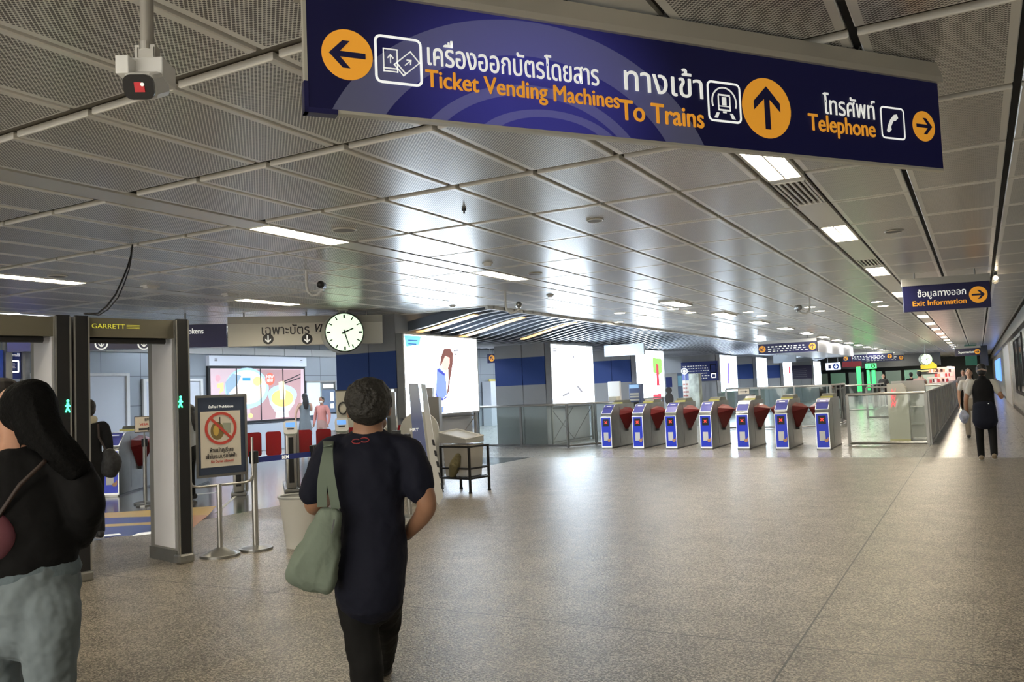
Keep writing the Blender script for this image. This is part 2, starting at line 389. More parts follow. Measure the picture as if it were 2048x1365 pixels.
WL = seamed((.34,.37,.40), 'ticket_hall_wall_panels', 1.2, .8, .2, .05)
WR = seamed((.45,.46,.45), 'corridor_wall_seamed', 1.2, 2.75, .4, .0, .25)
S(part('wall_left', WL, None, lambda b: b.box2((-20.2,-6,0), (-20,YE,CEIL+.36))))
S(part('wall_right', WR, None, lambda b: b.box2((1.2,-6,0), (1.5,YE,CEIL+.1))))
S(part('wall_front', WALLG, None, lambda b: (b.box2((-20,-6.2,0), (-13,-6,CEIL+.36)), b.box2((-13,-6.2,2.9), (1.2,-6,CEIL+.36)))))   # wide unseen opening added behind the camera to let fill light in
S(part('wall_back', mat('far_wall_dark_green', (.22,.24,.22), .5), None, lambda b: b.box2((-20,YE,0), (1.2,YE+.2,CEIL+.36))))
S(part('trim_3', mat('bulkhead_dark', (.10,.095,.085), .4, .4), None, lambda b: [b.box2((1.05+.03*k,-6,2.72+.16*k), (1.2,YE,2.85+.16*k)) for k in range(3)]))
S(part('baseboard_right', mat('skirting_dark', (.05,.05,.05), .4), None, lambda b: b.box2((1.18,-6,0), (1.199,YE,.12))))
S(part('trim_4', WHITE, None, lambda b: [b.box2((-19.99,13+1.3*k,3.0), (-19.9,14.27+1.3*k,3.22)) for k in range(14)]))
# doors of the ticket hall
PALE = mat('pale_blue_door', (.60,.63,.68), .45)
def wdoor(n, y0, y1, z1, x=-19.96, mtl=None, hinge=True):
    d = S(part('door_%d' % n, mtl or PALE, None, lambda b: b.box2((x-.03,y0,0), (x,y1,z1))))
    part('door_frame', WHITE, d, lambda b: (b.box2((x-.03,y1,0), (x+.05,y1+.09,z1+.07)), b.box2((x-.03,y0-.09,0), (x+.05,y0,z1+.07)), b.box2((x-.03,y0,z1), (x+.05,y1,z1+.07))))
    part('door_handle', STEELD, d, lambda b: b.box2((x,y0+.08,.95), (x+.05,y0+.11,1.15)))
wdoor(1, 13.25, 14.9, 2.36); wdoor(2, 15.5, 16.4, 2.2); wdoor(3, 16.42, 17.35, 2.2); wdoor(4, 11.4, 12.9, 2.36)
# right wall: doors and black framed windows
def rdoor(n, y0, y1, z1):
    d = S(part('door_%d' % n, mat('white_steel_door', (.62,.66,.70), .4), None, lambda b: b.box2((1.17,y0,0), (1.199,y1,z1))))
    part('door_frame', STEEL, d, lambda b: (b.box2((1.15,y0-.08,0), (1.199,y0,z1+.06)), b.box2((1.15,y1,0), (1.199,y1+.08,z1+.06)), b.box2((1.15,y0,z1), (1.199,y1,z1+.06))))
rdoor(5, 41.5, 51, 2.68)
for n, (y0, y1) in enumerate(((29.6, 36.2), (21.0, 27.0))):
    w = S(part('window_%d' % (n+1), BLACK, None, lambda b: (b.box2((1.15,y0,.70), (1.199,y0+.12,2.65)), b.box2((1.15,y1-.12,.70), (1.199,y1,2.65)), b.box2((1.15,y0,2.55), (1.199,y1,2.65)), b.box2((1.15,y0,.70), (1.199,y1,.8)), b.box2((1.15,(y0+y1)/2-.05,.70), (1.199,(y0+y1)/2+.05,2.65)))))
    part('window_pane', mat('dark_window_glass', (.05,.055,.06), .08), w, lambda b: b.box2((1.185,y0+.12,.8), (1.197,y1-.12,2.55)))
# lit blue poster far along the corridor wall
PB = mat('blue_lit_panel', (.1,.25,.7), .4, emit=(.12,.3,1), es=1.0)
tag(part('wall_screen', PB, None, lambda b: b.box2((1.12,60,.9), (1.195,76,2.3))), 'blue lit screen on the right wall far down the corridor', 'screen')

# ------------------------------------------------------------------ columns, with a blue band round them
def band_mat():
    m = mat('column_grey_blue_band', (.44,.45,.46), .35, .15); nt = m.node_tree; L = nt.links.new; b = nt.nodes['Principled BSDF']
    g = nt.nodes.new('ShaderNodeNewGeometry'); sx = nt.nodes.new('ShaderNodeSeparateXYZ'); L(g.outputs['Position'], sx.inputs[0])
    r = nt.nodes.new('ShaderNodeValToRGB'); r.color_ramp.interpolation = 'CONSTANT'; e = r.color_ramp.elements
    mr = nt.nodes.new('ShaderNodeMapRange'); mr.inputs[1].default_value = 0; mr.inputs[2].default_value = 4; L(sx.outputs['Z'], mr.inputs[0])
    e[0].position = 0; e[0].color = (.44,.45,.46,1); e[1].position = 1.66/4; e[1].color = (.035,.08,.30,1); q = e.new(2.43/4); q.color = (.44,.45,.46,1)
    L(mr.outputs[0], r.inputs[0]); L(r.outputs[0], b.inputs['Base Color']); return m
COLM = band_mat()
for y0, y1 in ((14.03,16.87), (20.78,23.62), (27.31,30.18), (38,41), (45.1,47.6), (52.03,54.65), (62.7,65.7)):
    c = S(part('column', COLM, None, lambda b: (b.box2((-11.95,y0-.02,0), (-11.09,y1,CEIL+.3)), b.box2((-11.07,y0-.02,0), (-10.38,y1,CEIL+.3)), b.box2((-11.1,y0,0), (-11.06,y1-.05,CEIL+.3)))))
# ------------------------------------------------------------------ lamps
LAMP = mat('fluorescent_diffuser', (1,1,1), .5, emit=(1,.88,.68), es=32)
LAMPC = mat('fluorescent_diffuser_cool', (1,1,1), .5, emit=(1,.93,.82), es=34)
WHT = mat('white_louver', (.8,.78,.7), .4)
def troffer(x, y0, y1, w, label, m=LAMP, detail=True):
    t = empty('ceiling_light', (x,(y0+y1)/2,CEIL), 0, label, 'ceiling light', 'recessed fluorescent ceiling lights')
    L_ = y1-y0
    part('diffuser', m, t, lambda b: b.box((0,0,.02), (w-.03,L_-.03,.006)))
    part('frame', WHT, t, lambda b: (b.box((-w/2+.004,0,.018), (.024,L_+.02,.044)), b.box((w/2-.004,0,.018), (.024,L_+.02,.044)), b.box((0,-L_/2+.004,.018), (w,.024,.044)), b.box((0,L_/2-.004,.018), (w,.024,.044))))
    part('housing', RECESS, t, lambda b: b.box((0,0,.042), (w+.02,L_+.02,.006)))
    if detail:
        n = int(L_/.1)
        part('louver', WHT, t, lambda b: ([b.box((0,-L_/2+(k+.5)*L_/n,.008), (w-.03,.008,.018)) for k in range(n)], b.box((0,0,.008), (.012,L_-.03,.018))))
    return t
R1 = {6.15:'wide bright ceiling light right under the big blue direction sign', 10.0:'square-looking bright ceiling light in the right channel, next after the louvred vent', 14.3:'bright ceiling light in the right channel just past the second vent', 18.9:'bright ceiling light partly hidden by the exit information sign'}
k = 0
for a, c in ch_fix[0]:
    if (a, c) in ((7.5,8.6), (13.2,14.1)): continue
    if a in R1: lb = R1[a]
    elif a < 4: lb = 'ceiling light of the right channel, above and behind the camera'  # unseen lamps added to light the big sign and backs from behind
    else: lb = 'small far ceiling light in the long right channel beyond the exit information sign'
    troffer(-1.325, a, c, .29, lb, LAMP, a < 20)
for i in (1, 2):
    for a, c in ch_fix[i]:
        if a < 4: lb = 'ceiling light above the camera in the %s channel' % ('middle' if i == 1 else 'left')  # unseen lamps added overhead to brighten the near area
        else: lb = {(1,5.98):'long warm ceiling light left of centre, nearest in the middle channel', (1,10.15):'shorter warm ceiling light in the middle channel beyond the first', (2,5.95):'long warm ceiling light at the left edge above the metal detectors', (2,10.0):'warm ceiling light above the white ticket gate band'}[(i, a)]
        troffer(CH[i][0], a, c, .29, lb)
for k in range(20):
    y = 16.4+3.8*k
    ORD = ['nearest', 'second', 'third', 'fourth', 'fifth', 'sixth', 'seventh', 'eighth', 'ninth', 'tenth', 'eleventh', 'twelfth', 'thirteenth', 'fourteenth', 'fifteenth', 'sixteenth', 'seventeenth', 'eighteenth', 'nineteenth', 'farthest']
    troffer(-5.4, y, y+1.2, .33, '%s ceiling light of the slanting row running above the fare gates to the far signs' % ORD[k], LAMPC, False).location.z = CEIL-.03
# louvred air grilles in the right channel
for (a, c), lb in (((7.5,8.6), 'louvred air vent in the ceiling beside the brightest ceiling light'), ((13.2,14.1), 'second louvred ceiling vent farther down the right channel')):
    t = empty('ceiling_vent', (-1.325,(a+c)/2,CEIL), 0, lb, 'vent', 'louvred vents in the ceiling'); L_ = c-a
    part('backing', RECESS, t, lambda b: b.box((0,0,.035), (.28,L_,.008)))
    part('frame', PLAIN, t, lambda b: (b.box((-.135,0,.012), (.02,L_,.03)), b.box((.135,0,.012), (.02,L_,.03)), b.box((0,-L_/2+.01,.012), (.28,.02,.03)), b.box((0,L_/2-.01,.012), (.28,.02,.03))))
    for k in range(5):
        part('vent_slat', PLAIN, t, lambda b: b.box((-.10+.05*k,0,.012), (.022,L_-.04,.02)))
# downlights
DL = mat('downlight_glow', (1,1,1), .5, emit=(1,.84,.62), es=45)
for x_ in (-1.92,-3.37,-4.81):
    for y in (20.78,22.24):
        t = empty('downlight', (x_,y,CEIL), 0, '%s round downlight of the pair %s' % ('nearer' if y < 21 else 'farther', {-1.92:'left of the exit information sign',-3.37:'beside the goose-neck camera over the gates',-4.81:'above the middle direction sign'}[x_]), 'downlight', 'round downlights over the gates')
        part('rim', WHT, t, lambda b: b.tube([(.13*math.cos(PI*q/12),.13*math.sin(PI*q/12),-.002) for q in range(24)], .012, 6, True)); part('bulb', DL, t, lambda b: b.cyl((0,0,.0), .12, .008))
for x_, y in ((-5.87,18.28), (-5.87,19.56), (-7.09,18.13), (-7.09,19.5), (-8.1,20.6)):
    t = empty('downlight', (x_,y,CEIL), 0, 'small round downlight in the ceiling on the %s' % {(-5.87,18.28):'middle, nearer one',(-5.87,19.56):'middle, farther one',(-7.09,18.13):'left, nearer one',(-7.09,19.5):'left, farther one',(-8.1,20.6):'far left beside the slatted ceiling'}[(x_, y)], 'downlight', 'round downlights over the gates')
    part('rim', WHT, t, lambda b: b.tube([(.13*math.cos(PI*q/12),.13*math.sin(PI*q/12),-.002) for q in range(24)], .012, 6, True)); part('bulb', DL, t, lambda b: b.cyl((0,0,.0), .12, .008))
# speakers and detectors
for (px, py, r, lb) in ((688,459,.13,'round ceiling speaker beside the long warm light'), (1070,547,.11,'round ceiling speaker right of the shorter middle light'), (115,552,.12,'round ceiling speaker above the left metal detector'), (1788,462,.11,'round ceiling speaker between the black ceiling lines'), (1190,440,.09,'flat round ceiling disc in the centre of the ceiling')):
    p = onz(px, py, CEIL); o = empty('ceiling_speaker', p, 0, lb, 'speaker')
    part('grille', mat('speaker_grille', (.25,.24,.22), .6), o, lambda b: b.cyl((0,0,-.006), r*.85, .012, 28)); part('rim', PLAIN, o, lambda b: b.tube([(r*.9*math.cos(PI*q/14),r*.9*math.sin(PI*q/14),-.006) for q in range(28)], r*.09, 6, True))
for (px, py, lb) in ((975,526,'white smoke detector in the ceiling, centre'), (1100,590,'white smoke detector near the bright ceiling reflection'), (300,572,'white boxy sensor on the ceiling above the white ticket band, left'), (459,588,'white boxy sensor on the ceiling left of the second warm light'), (905,611,'white smoke detector at the corner of the slatted ceiling')):
    p = onz(px, py, CEIL); boxy = 'boxy' in lb
    o = empty('smoke_detector', p, 0, lb, 'detector')
    part('base', WHITE, o, lambda b: b.box((0,0,-.012), (.14,.22,.024)) if boxy else b.cyl((0,0,-.008), .07, .016)); part('sensor_head', WHITE, o, lambda b: b.box((0,0,-.035), (.1,.16,.03), bevel=.008) if boxy else b.cyl((0,0,-.03), .045, .03, r2=.055))
p = onz(928, 418, CEIL); tag(part('sprinkler', BLACK, None, lambda b: (b.cyl((p.x,p.y,CEIL-.01), .02, .02), b.cyl((p.x,p.y,CEIL-.03), .008, .03))), 'tiny black sprinkler head in a ceiling panel', 'sprinkler')

# ------------------------------------------------------------------ cameras
def goose(px, py, z0, hook, label, dark=True, s=1.0, cx=None):
    p = onz(px, py, CEIL); t = empty('security_camera', p, math.atan2(RIGHT.y, RIGHT.x), label, 'camera', 'security cameras on hooked ceiling tubes')
    h = CEIL-z0; w = .22*hook*s
    pts = [(0,0,0),(0,0,-h+.12),(w*.1,0,-h+.05),(w*.35,0,-h),(w*.7,0,-h+.01),(w,0,-h+.06)]
    part('hooked_tube', WHITE, t, lambda b: b.tube(pts, .02*s, 10)); part('ceiling_plate', WHITE, t, lambda b: b.cyl((0,0,-.006), .05, .012))
    hd = part('camera_head', BLACK if dark else STEELD, t, lambda b: (b.cyl((w,0,-h+.13), .055*s, .14*s, 20, axis='Y'), b.sph((w,-.08*s,-h+.13), .05*s)), 40)
    part('bracket', STEELD, t, lambda b: b.box((w,.02,-h+.08), (.05*s,.06,.05)))
    return t
goose(612, 540, 2.86, 1, 'goose-neck ceiling camera with a black head, left of the clock', s=.9)
goose(1010, 582, 2.82, 1, 'white goose-neck camera hanging in front of the slatted ceiling', False)
goose(1618, 595, 2.86, -1, 'goose-neck camera with steel head over the right fare gates', False, 1.1)
CAMW = mat('white_camera_body', (.86,.86,.84), .35, 0)
# large camera on a pole at upper left
D = 3.3
top = onz(292, -70, CEIL); Dt = depth(top)
base = top
q = lambda px, py: W(px, py, Dt)
t = empty('security_camera', top, math.atan2(RIGHT.y, RIGHT.x), 'big white box camera with red-lit lens on a ceiling pole, upper left', 'camera')
sc_px = Dt/F
zz = lambda py: (q(292, py).z-top.z)
part('pole', mat('painted_pole', (.42,.40,.36), .4, .3), t, lambda b: b.cyl((0,0,zz(100)/2), 13*sc_px, -zz(100), 24), 40)
part('bracket', STEEL, t, lambda b: (b.box((0,0,zz(112)), (40*sc_px,.05,.05)), b.box((-16*sc_px,0,zz(120)), (5*sc_px,.06,.06)), b.box((16*sc_px,0,zz(120)), (5*sc_px,.06,.06)), b.cyl((0,0,zz(100)), 17*sc_px, .03)))
part('housing', CAMW, t, lambda b: (b.box((0,.02,zz(150)), (78*sc_px,.13,44*sc_px), bevel=.006), b.box((-28*sc_px,-.05,zz(152)), (26*sc_px,.1,36*sc_px), bevel=.004)))
cam_b = part('camera_body', CAMW, t, lambda b: b.box((0,.0,0), (58*sc_px,.20,50*sc_px), bevel=.02)); cam_b.location = (10*sc_px,-.05,zz(186)); cam_b.rotation_euler = (.42,0,.1)
part('lens_window', mat('gloss_black_lens', (.006,.006,.007), .12), cam_b, lambda b: b.prism(rrect(56*sc_px, 46*sc_px, .03), (0,-.112,0), UX, UZ, .014))
part('red_led_array', mat('red_leds', (.4,.01,.01), .4, emit=(.5,.02,.03), es=.25), cam_b, lambda b: b.prism([(-9*sc_px,-9*sc_px),(9*sc_px,-9*sc_px),(9*sc_px,2*sc_px),(3*sc_px,9*sc_px),(-9*sc_px,9*sc_px)], (2*sc_px,-.116,0), UX, UZ, .004))
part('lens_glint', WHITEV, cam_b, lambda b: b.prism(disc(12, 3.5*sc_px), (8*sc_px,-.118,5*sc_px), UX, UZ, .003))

# loose cable from the ceiling to the metal detector
c0 = onz(265, 490, CEIL)
CABLE_START = c0
# ticket hall lamps beyond the overhead band
for x_ in (-14.4, -17.6):
    for k in range(13):
        y = 4.0+4.2*k
        if y > 13.6: zq = CEIL+.27
        else: zq = CEIL
        tt = troffer(x_, y, y+1.2, .4, 'cool ceiling light of the ticket hall behind the overhead band, %s row' % ('nearer' if x_ > -15 else 'farther'), mat('cool_tube_light', (1,1,1), .5, emit=(.76,.87,1), es=70), False); tt.location.z = zq-.01
def txt(name, s, m, parent, x0, x1, z, size, y=-.004, bold=0):
    latin = all(ord(c_) < 128 for c_ in s)
    o = text(name, s, m, parent, (x0,y,z), size, 0)
    xs = [v.co.x for v in o.data.vertices]
    if xs:
        a, b_ = min(xs), max(xs); k = (x1-x0)/(b_-a)
        for v in o.data.vertices: v.co.x = (v.co.x-a)*k
        if bold:
            d_ = size*(.020 if latin else .010); bm_ = bmesh.new(); bm_.from_mesh(o.data); base = bm_.faces[:]
            for i_, (sx_, sy_) in enumerate(((1,0),(-1,0),(0,1),(0,-1))):
                r_ = bmesh.ops.duplicate(bm_, geom=base); vs = [e for e in r_['geom'] if isinstance(e, bmesh.types.BMVert)]
                bmesh.ops.translate(bm_, verts=vs, vec=(sx_*d_,sy_*d_*.7,.00035*(i_+1)))
            bm_.to_mesh(o.data); bm_.free()
    return o
def arrow_disc(parent, x, z, r, ang, y, face=ORANGE, ink=NAVY, name='arrow_disc'):
    d = flat(name, disc(40, r, x, z), face, parent, y)
    flat('arrow', [(x+a, z+b_) for a, b_ in arrow_poly(r*.98, ang)], ink, d, y-.0025, .001); return d
# ------------------------------------------------------------------ the big direction sign
ZB = 2.6
p0 = onz(617, 215, ZB); p1 = onz(1887, 338, ZB)
ANG = math.degrees(math.atan2(p1.y-p0.y, p1.x-p0.x)); LEN = (p1-p0).length
def big_face():
    m = mat('big_sign_face', (.013,.014,.07), .38, spec=.3); nt = m.node_tree; L = nt.links.new; b = nt.nodes['Principled BSDF']
    tc = nt.nodes.new('ShaderNodeTexCoord'); sx = nt.nodes.new('ShaderNodeSeparateXYZ'); L(tc.outputs['Object'], sx.inputs[0])
    def mth(op, a, b_=None):
        n = nt.nodes.new('ShaderNodeMath'); n.operation = op
        for i, v in enumerate((a, b_)):
            if v is None: continue
            if isinstance(v, (int, float)): n.inputs[i].default_value = v
            else: L(v, n.inputs[i])
        return n.outputs[0]
    X, Z = sx.outputs['X'], sx.outputs['Z']
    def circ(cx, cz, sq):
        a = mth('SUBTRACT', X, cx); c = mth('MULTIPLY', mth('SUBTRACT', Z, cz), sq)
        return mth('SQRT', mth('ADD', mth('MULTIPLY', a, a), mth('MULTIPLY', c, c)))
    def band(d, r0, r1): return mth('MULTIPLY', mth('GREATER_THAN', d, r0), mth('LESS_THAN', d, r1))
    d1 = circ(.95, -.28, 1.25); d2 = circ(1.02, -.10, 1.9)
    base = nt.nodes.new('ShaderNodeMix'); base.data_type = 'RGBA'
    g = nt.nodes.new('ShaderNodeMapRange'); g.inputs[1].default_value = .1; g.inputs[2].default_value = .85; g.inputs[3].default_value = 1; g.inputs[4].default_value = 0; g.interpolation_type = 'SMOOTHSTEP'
    L(circ(.95, .12, 1.2), g.inputs[0]); L(g.outputs[0], base.inputs[0]); base.inputs[6].default_value = (.007,.007,.040,1); base.inputs[7].default_value = (.05,.05,.33,1)  # centre painted brighter: reflected light put into the face colour
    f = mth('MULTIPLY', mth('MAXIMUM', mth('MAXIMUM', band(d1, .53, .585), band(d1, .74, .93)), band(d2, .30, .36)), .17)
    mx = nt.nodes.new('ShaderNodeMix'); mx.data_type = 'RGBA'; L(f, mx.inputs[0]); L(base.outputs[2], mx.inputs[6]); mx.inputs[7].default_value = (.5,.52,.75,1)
    L(mx.outputs[2], b.inputs['Base Color']); L(mx.outputs[2], b.inputs['Emission Color']); b.inputs['Emission Strength'].default_value = .16; return m  # weak glow added to brighten the face
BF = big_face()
t = empty('direction_sign', (p0.x,p0.y,ZB), math.radians(ANG), 'big blue hanging sign reading Ticket Vending Machines, To Trains and Telephone', 'sign')
Q = lambda px, py: (lambda r: (r[0], r[1]-ZB))(onplane(px, py, p0, ANG))
HB = .47
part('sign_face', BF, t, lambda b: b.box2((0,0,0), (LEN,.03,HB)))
part('edge_trim', mat('pale_edge_trim', (.62,.6,.52), .4, .3), t, lambda b: (b.box2((.11,-.004,-.012), (LEN*.62,.034,.0)), b.box2((-.012,-.004,.1), (0,.034,HB)), b.box2((LEN*.62,-.004,-.012), (LEN,.034,0))))
part('corner_cap', NAVY, t, lambda b: (b.box2((-.016,-.008,-.02), (.11,.04,.0)), b.box2((-.016,-.008,-.02), (0,.04,.1))))
part('top_housing', mat('satin_housing', (.55,.52,.45), .45, .3), t, lambda b: b.hull([Vector((x_,y,z)) for x_ in (-.02,LEN+.02) for y, z in ((-.02,HB),(.15,HB),(-.02,HB+.03),(.15,HB+.03),(.01,HB+.12),(.11,HB+.12))]))
for px in (1350, 1722, 900):
    s_, _ = Q(px, 90)
    part('hanger', STEELD, t, lambda b: (b.cyl((s_,.06,HB+.10), .014, .20), b.cyl((s_-.05,.03,HB+.125), .012, .05, axis='X'), b.tube([(s_+.03+.014*math.cos(a/8*2*PI),.03,HB+.135+.014*math.sin(a/8*2*PI)) for a in range(8)], .004, 6, True)))
s_, z_ = Q(694.5, 110); arrow_disc(t, s_, z_, .0995, PI, -.003)
def picto(parent, x, z, w, name='pictogram_frame'):
    return ringplate(name, w, w, w*.14, w*.055, WHITEV, parent, -.003, (x, z))
s_, z_ = Q(797, 122); w = .195; f = picto(t, s_, z_, w)
def tick(cx, cz, rot, f):
    c, sn = math.cos(rot), math.sin(rot); R = lambda x, y: (cx+x*c-y*sn, cz+x*sn+y*c)
    a, b_ = .030, .047; th = .0045
    b = MB()
    for (x0, y0, x1, y1) in ((-a,-b_,-a+th,b_),(a-th,-b_,a,b_),(-a,b_-th,a,b_),(-a,-b_,a,-b_+th),(-a,-b_+.012,a,-b_+.017),(-.002,-.012,.002,.02)):
        b.prism([R(x0,y0),R(x1,y0),R(x1,y1),R(x0,y1)], (0,-.003,0), UX, UZ, .002)
    b.prism([R(0,.026),R(-.014,.010),R(-.010,.007),R(0,.019),R(.010,.007),R(.014,.010)], (0,-.003,0), UX, UZ, .002)
    b.build('ticket_symbol', WHITEV, f)
tick(s_-.033, z_-.002, 0, f); tick(s_+.034, z_-.008, -.85, f)
a0, z0 = Q(855, 128); a1, _ = Q(1197, 170); txt('lettering', 'เครื่องออกบัตรโดยสาร', WHITEV, t, a0, a1, z0-.004, .128, bold=.0012)
a0, z0 = Q(852, 175); a1, z1 = Q(1238, 216); txt('lettering', 'Ticket Vending Machines', ORANGE, t, a0, a1, (z0+z1)/2, .101, bold=.0008)
a0, z0 = Q(1249, 181); a1, z1 = Q(1405, 198); txt('lettering', 'ทางเข้า', WHITEV, t, a0, a1, (z0+z1)/2, .158, bold=.0014)
a0, z0 = Q(1240, 240); a1, z1 = Q(1407, 256); txt('lettering', 'To Trains', ORANGE, t, a0, a1, (z0+z1)/2, .13, bold=.0008)
a0, z0 = Q(1647, 229); a1, z1 = Q(1750, 239); txt('lettering', 'โทรศัพท์', WHITEV, t, a0, a1, (z0+z1)/2, .13, bold=.0012)
a0, z0 = Q(1617, 261); a1, z1 = Q(1750, 274); txt('lettering', 'Telephone', ORANGE, t, a0, a1, (z0+z1)/2, .12, bold=.0004)
s_, z_ = Q(1448, 205); w = .195; f = picto(t, s_, z_, w)
def train(b):
    for r0, r1, a0_, a1_ in ((.066,.073,-.35,PI+.35),):
        n = 24; P = [(r1*math.cos(a0_+(a1_-a0_)*k/n), r1*math.sin(a0_+(a1_-a0_)*k/n)) for k in range(n+1)]+[(r0*math.cos(a1_-(a1_-a0_)*k/n), r0*math.sin(a1_-(a1_-a0_)*k/n)) for k in range(n+1)]
        b.prism([(x+s_, z+z_) for x, z in P], (0,-.003,0), UX, UZ, .002)
    for x0, z0, x1, z1 in ((-.036,-.04,-.030,.03),(.030,-.04,.036,.03),(-.034,.03,.034,.038),(-.034,-.042,.034,-.034),(-.012,-.015,.012,.024),(-.034,-.022,.034,-.018),(-.010,-.052,.010,-.044)):
        b.prism([(s_+x0,z_+z0),(s_+x1,z_+z0),(s_+x1,z_+z1),(s_+x0,z_+z1)], (0,-.003,0), UX, UZ, .002)
    for k in (-1, 1): b.prism([(s_+k*.03,z_-.052),(s_+k*.046,z_-.052),(s_+k*.062,z_-.078),(s_+k*.042,z_-.078)], (0,-.003,0), UX, UZ, .002)
part('train_symbol', WHITEV, f, train)
s_, z_ = Q(1533, 217); arrow_disc(t, s_, z_, .148, PI/2, -.003)
s_, z_ = Q(1785, 247); f = picto(t, s_, z_, .172)
part('telephone_symbol', WHITEV, f, lambda b: b.prism([(s_+x, z_+z) for x, z in ((-.045,-.045),(-.03,-.052),(-.012,-.035),(-.015,-.02),(.005,.012),(.02,.014),(.04,.03),(.032,.05),(.012,.046),(-.015,.02),(-.035,-.015))], (0,-.003,0), UX, UZ, .002))
s_, z_ = Q(1847, 253); arrow_disc(t, s_, z_, .082, 0, -.003)

# ------------------------------------------------------------------ exit information sign and the other hanging signs
def hang_sign(name, label, pl, pr, zb, h, th=.14, housing=.1, face=NAVY, group=None, cat='sign', hung=True):
    d = pr-pl; a = math.atan2(d.y, d.x); t = empty(name, (pl.x,pl.y,zb), a, label, cat, group); L_ = d.length
    part('sign_face', face, t, lambda b: b.box2((0,0,0), (L_,th,h)))
    if housing: part('top_housing', mat('pale_housing', (.5,.5,.48), .4, .3), t, lambda b: b.box2((-.01,-.01,h), (L_+.01,th+.01,h+housing)))
    if hung and zb+h+housing < CEIL-.02:
        for k in (.15, .85): part('hanger', STEELD, t, lambda b: b.cyl((L_*k,th/2,(h+housing+CEIL-zb)/2), .012, CEIL-zb-h-housing))
    return t, L_
a_, b_ = onz(1809, 625, 2.55), onz(1983, 614, 2.55)
Dm = (depth(a_)+depth(b_))/2
t, L_ = hang_sign('direction_sign', 'blue hanging Exit Information sign with an orange right arrow', a_, b_, 2.55, .43, housing=.12)
k = L_/174
txt('lettering', 'ข้อมูลทางออก', WHITEV, t, 29*k, 126*k, .235, .15, bold=.0025)
txt('lettering', 'Exit Information', ORANGE, t, 18*k, 126*k, .09, .118, bold=.001)
arrow_disc(t, 150*k, .215, .135, 0, -.003)
tl = empty('spotlight_cluster', onz(1990, 545, CEIL), 0, 'small cluster of warm spotlights on the ceiling right of the exit information sign', 'spotlight')
part('bar', BLACK, tl, lambda b: b.box((0,.2,-.04), (.05,.7,.05)))
for k_ in range(3):
    c = part('lamp_can', STEELD, tl, lambda b: b.cyl((0,-.05+.25*k_,-.11), .05, .1, axis='Y')); part('bulb', mat('spot_bulb', (1,1,1), .5, emit=(1,.78,.5), es=14), c, lambda b: b.sph((0,-.11+.25*k_,-.11), .036))

def busy_rows(t, L_, h, rows, m=WHITEV, x0=.2, x1=.9, seed=1):
    r = random.Random(seed)
    def fn(b):
        for z, hh in rows:
            x = L_*x0
            while x < L_*x1:
                w = r.uniform(.04, .12)*L_/2
                b.prism([(x,z),(x+w,z),(x+w,z+hh),(x,z+hh)], (0,-.003,0), UX, UZ, .002); x += w+.03*L_
    return part('lettering', m, t, fn)
def far_sign(label, x0, x1, y, pyb, pyt, arrows, seed, rows=True):
    a_, b_ = ony(x0, pyb[0], y), None
    b_ = ony(x1, pyb[1], y); h = ony((x0+x1)/2, pyt, y).z-(a_.z+b_.z)/2
    zb = (a_.z+b_.z)/2; a_.z = b_.z = zb
    t, L_ = hang_sign('direction_sign', label, a_, b_, zb, h, .25, .12, group='far hanging direction signs')
    for fr, an in arrows: arrow_disc(t, L_*fr, h*.5, h*.34, an, -.003)
    if rows: busy_rows(t, L_, h, [(h*.62,h*.12),(h*.42,h*.08),(h*.2,h*.06)], x0=.17, x1=.82, seed=seed)
    return t, L_, h
far_sign('blue hanging sign with two orange arrows over the middle fare gates', 1517, 1634, 33.5, (708,704), 686, ((.07,-2.4),(.93,PI/2)), 3)
far_sign('long blue hanging sign beyond the gates, right of the block-shaped ceiling pillar', 1686, 1787, 55, (723,720), 709, ((.06,-2.4),(.93,PI/2)), 4)
far_sign('blue hanging sign partly behind the longer one, arrow at its right end', 1720, 1808, 62, (725,722), 712, ((.94,PI/2),), 5)
t, L_, h = far_sign('small blue supermarket sign above the far corridor with an orange arrow', 1910, 1962, 56, (713,711), 697, ((.87,0),), 6, False)
txt('lettering', 'Supermarket', WHITEV, t, L_*.14, L_*.74, h*.36, h*.45, bold=.006)
# blank pale sign over the left gates
a_, b_ = ony(1209, 714, 24.0), ony(1288, 712, 24.0); b_.z = a_.z
t, L_ = hang_sign('blank_sign', 'blank pale hanging sign over the left fare gates', a_, b_, a_.z, ony(1250, 689, 24.0).z-a_.z, .12, 0, face=mat('pale_blank_face', (.62,.68,.76), .35))
a_, b_ = ony(1547, 727, 40), ony(1592, 726, 40); b_.z = a_.z
hang_sign('blank_sign', 'small grey hanging panel under the middle direction sign', a_, b_, a_.z, .36, .12, 0, face=mat('grey_blank_face', (.42,.46,.5), .4))
# lane number signs
LG = mat('green_lane_light', (.1,.8,.25), .4, emit=(.08,1,.22), es=.9)
LW = mat('white_lane_light', (.8,.85,.9), .4, emit=(.75,.85,1), es=1.2)
for (x0, x1, yb, yt, m_, num, y, lb) in ((1652,1681,741,727,LW,'1',47,'white lane sign 1 with a blue down arrow'), (1731,1753,738,728,LG,'2',50,'green lit lane sign 2 with a down arrow')):
    a_, b_ = ony(x0, yb, y), ony(x1, yb-.6, y); b_.z = a_.z
    t, L_ = hang_sign('lane_sign', lb, a_, b_, a_.z, ony(x0, yt, y).z-a_.z, .1, 0, face=m_)
    h = ony(x0, yt, y).z-a_.z
    txt('lettering', num, NAVY if num == '1' else mat('dark_green', (.01,.12,.03), .5), t, L_*.18, L_*.36, h*.2, h*.8)
    arrow_disc(t, L_*.70, h*.5, h*.42, -PI/2, -.003, face=mat('lane_blue', (.02,.06,.35), .5) if num == '1' else mat('dark_green', (.01,.12,.03), .5), ink=m_)
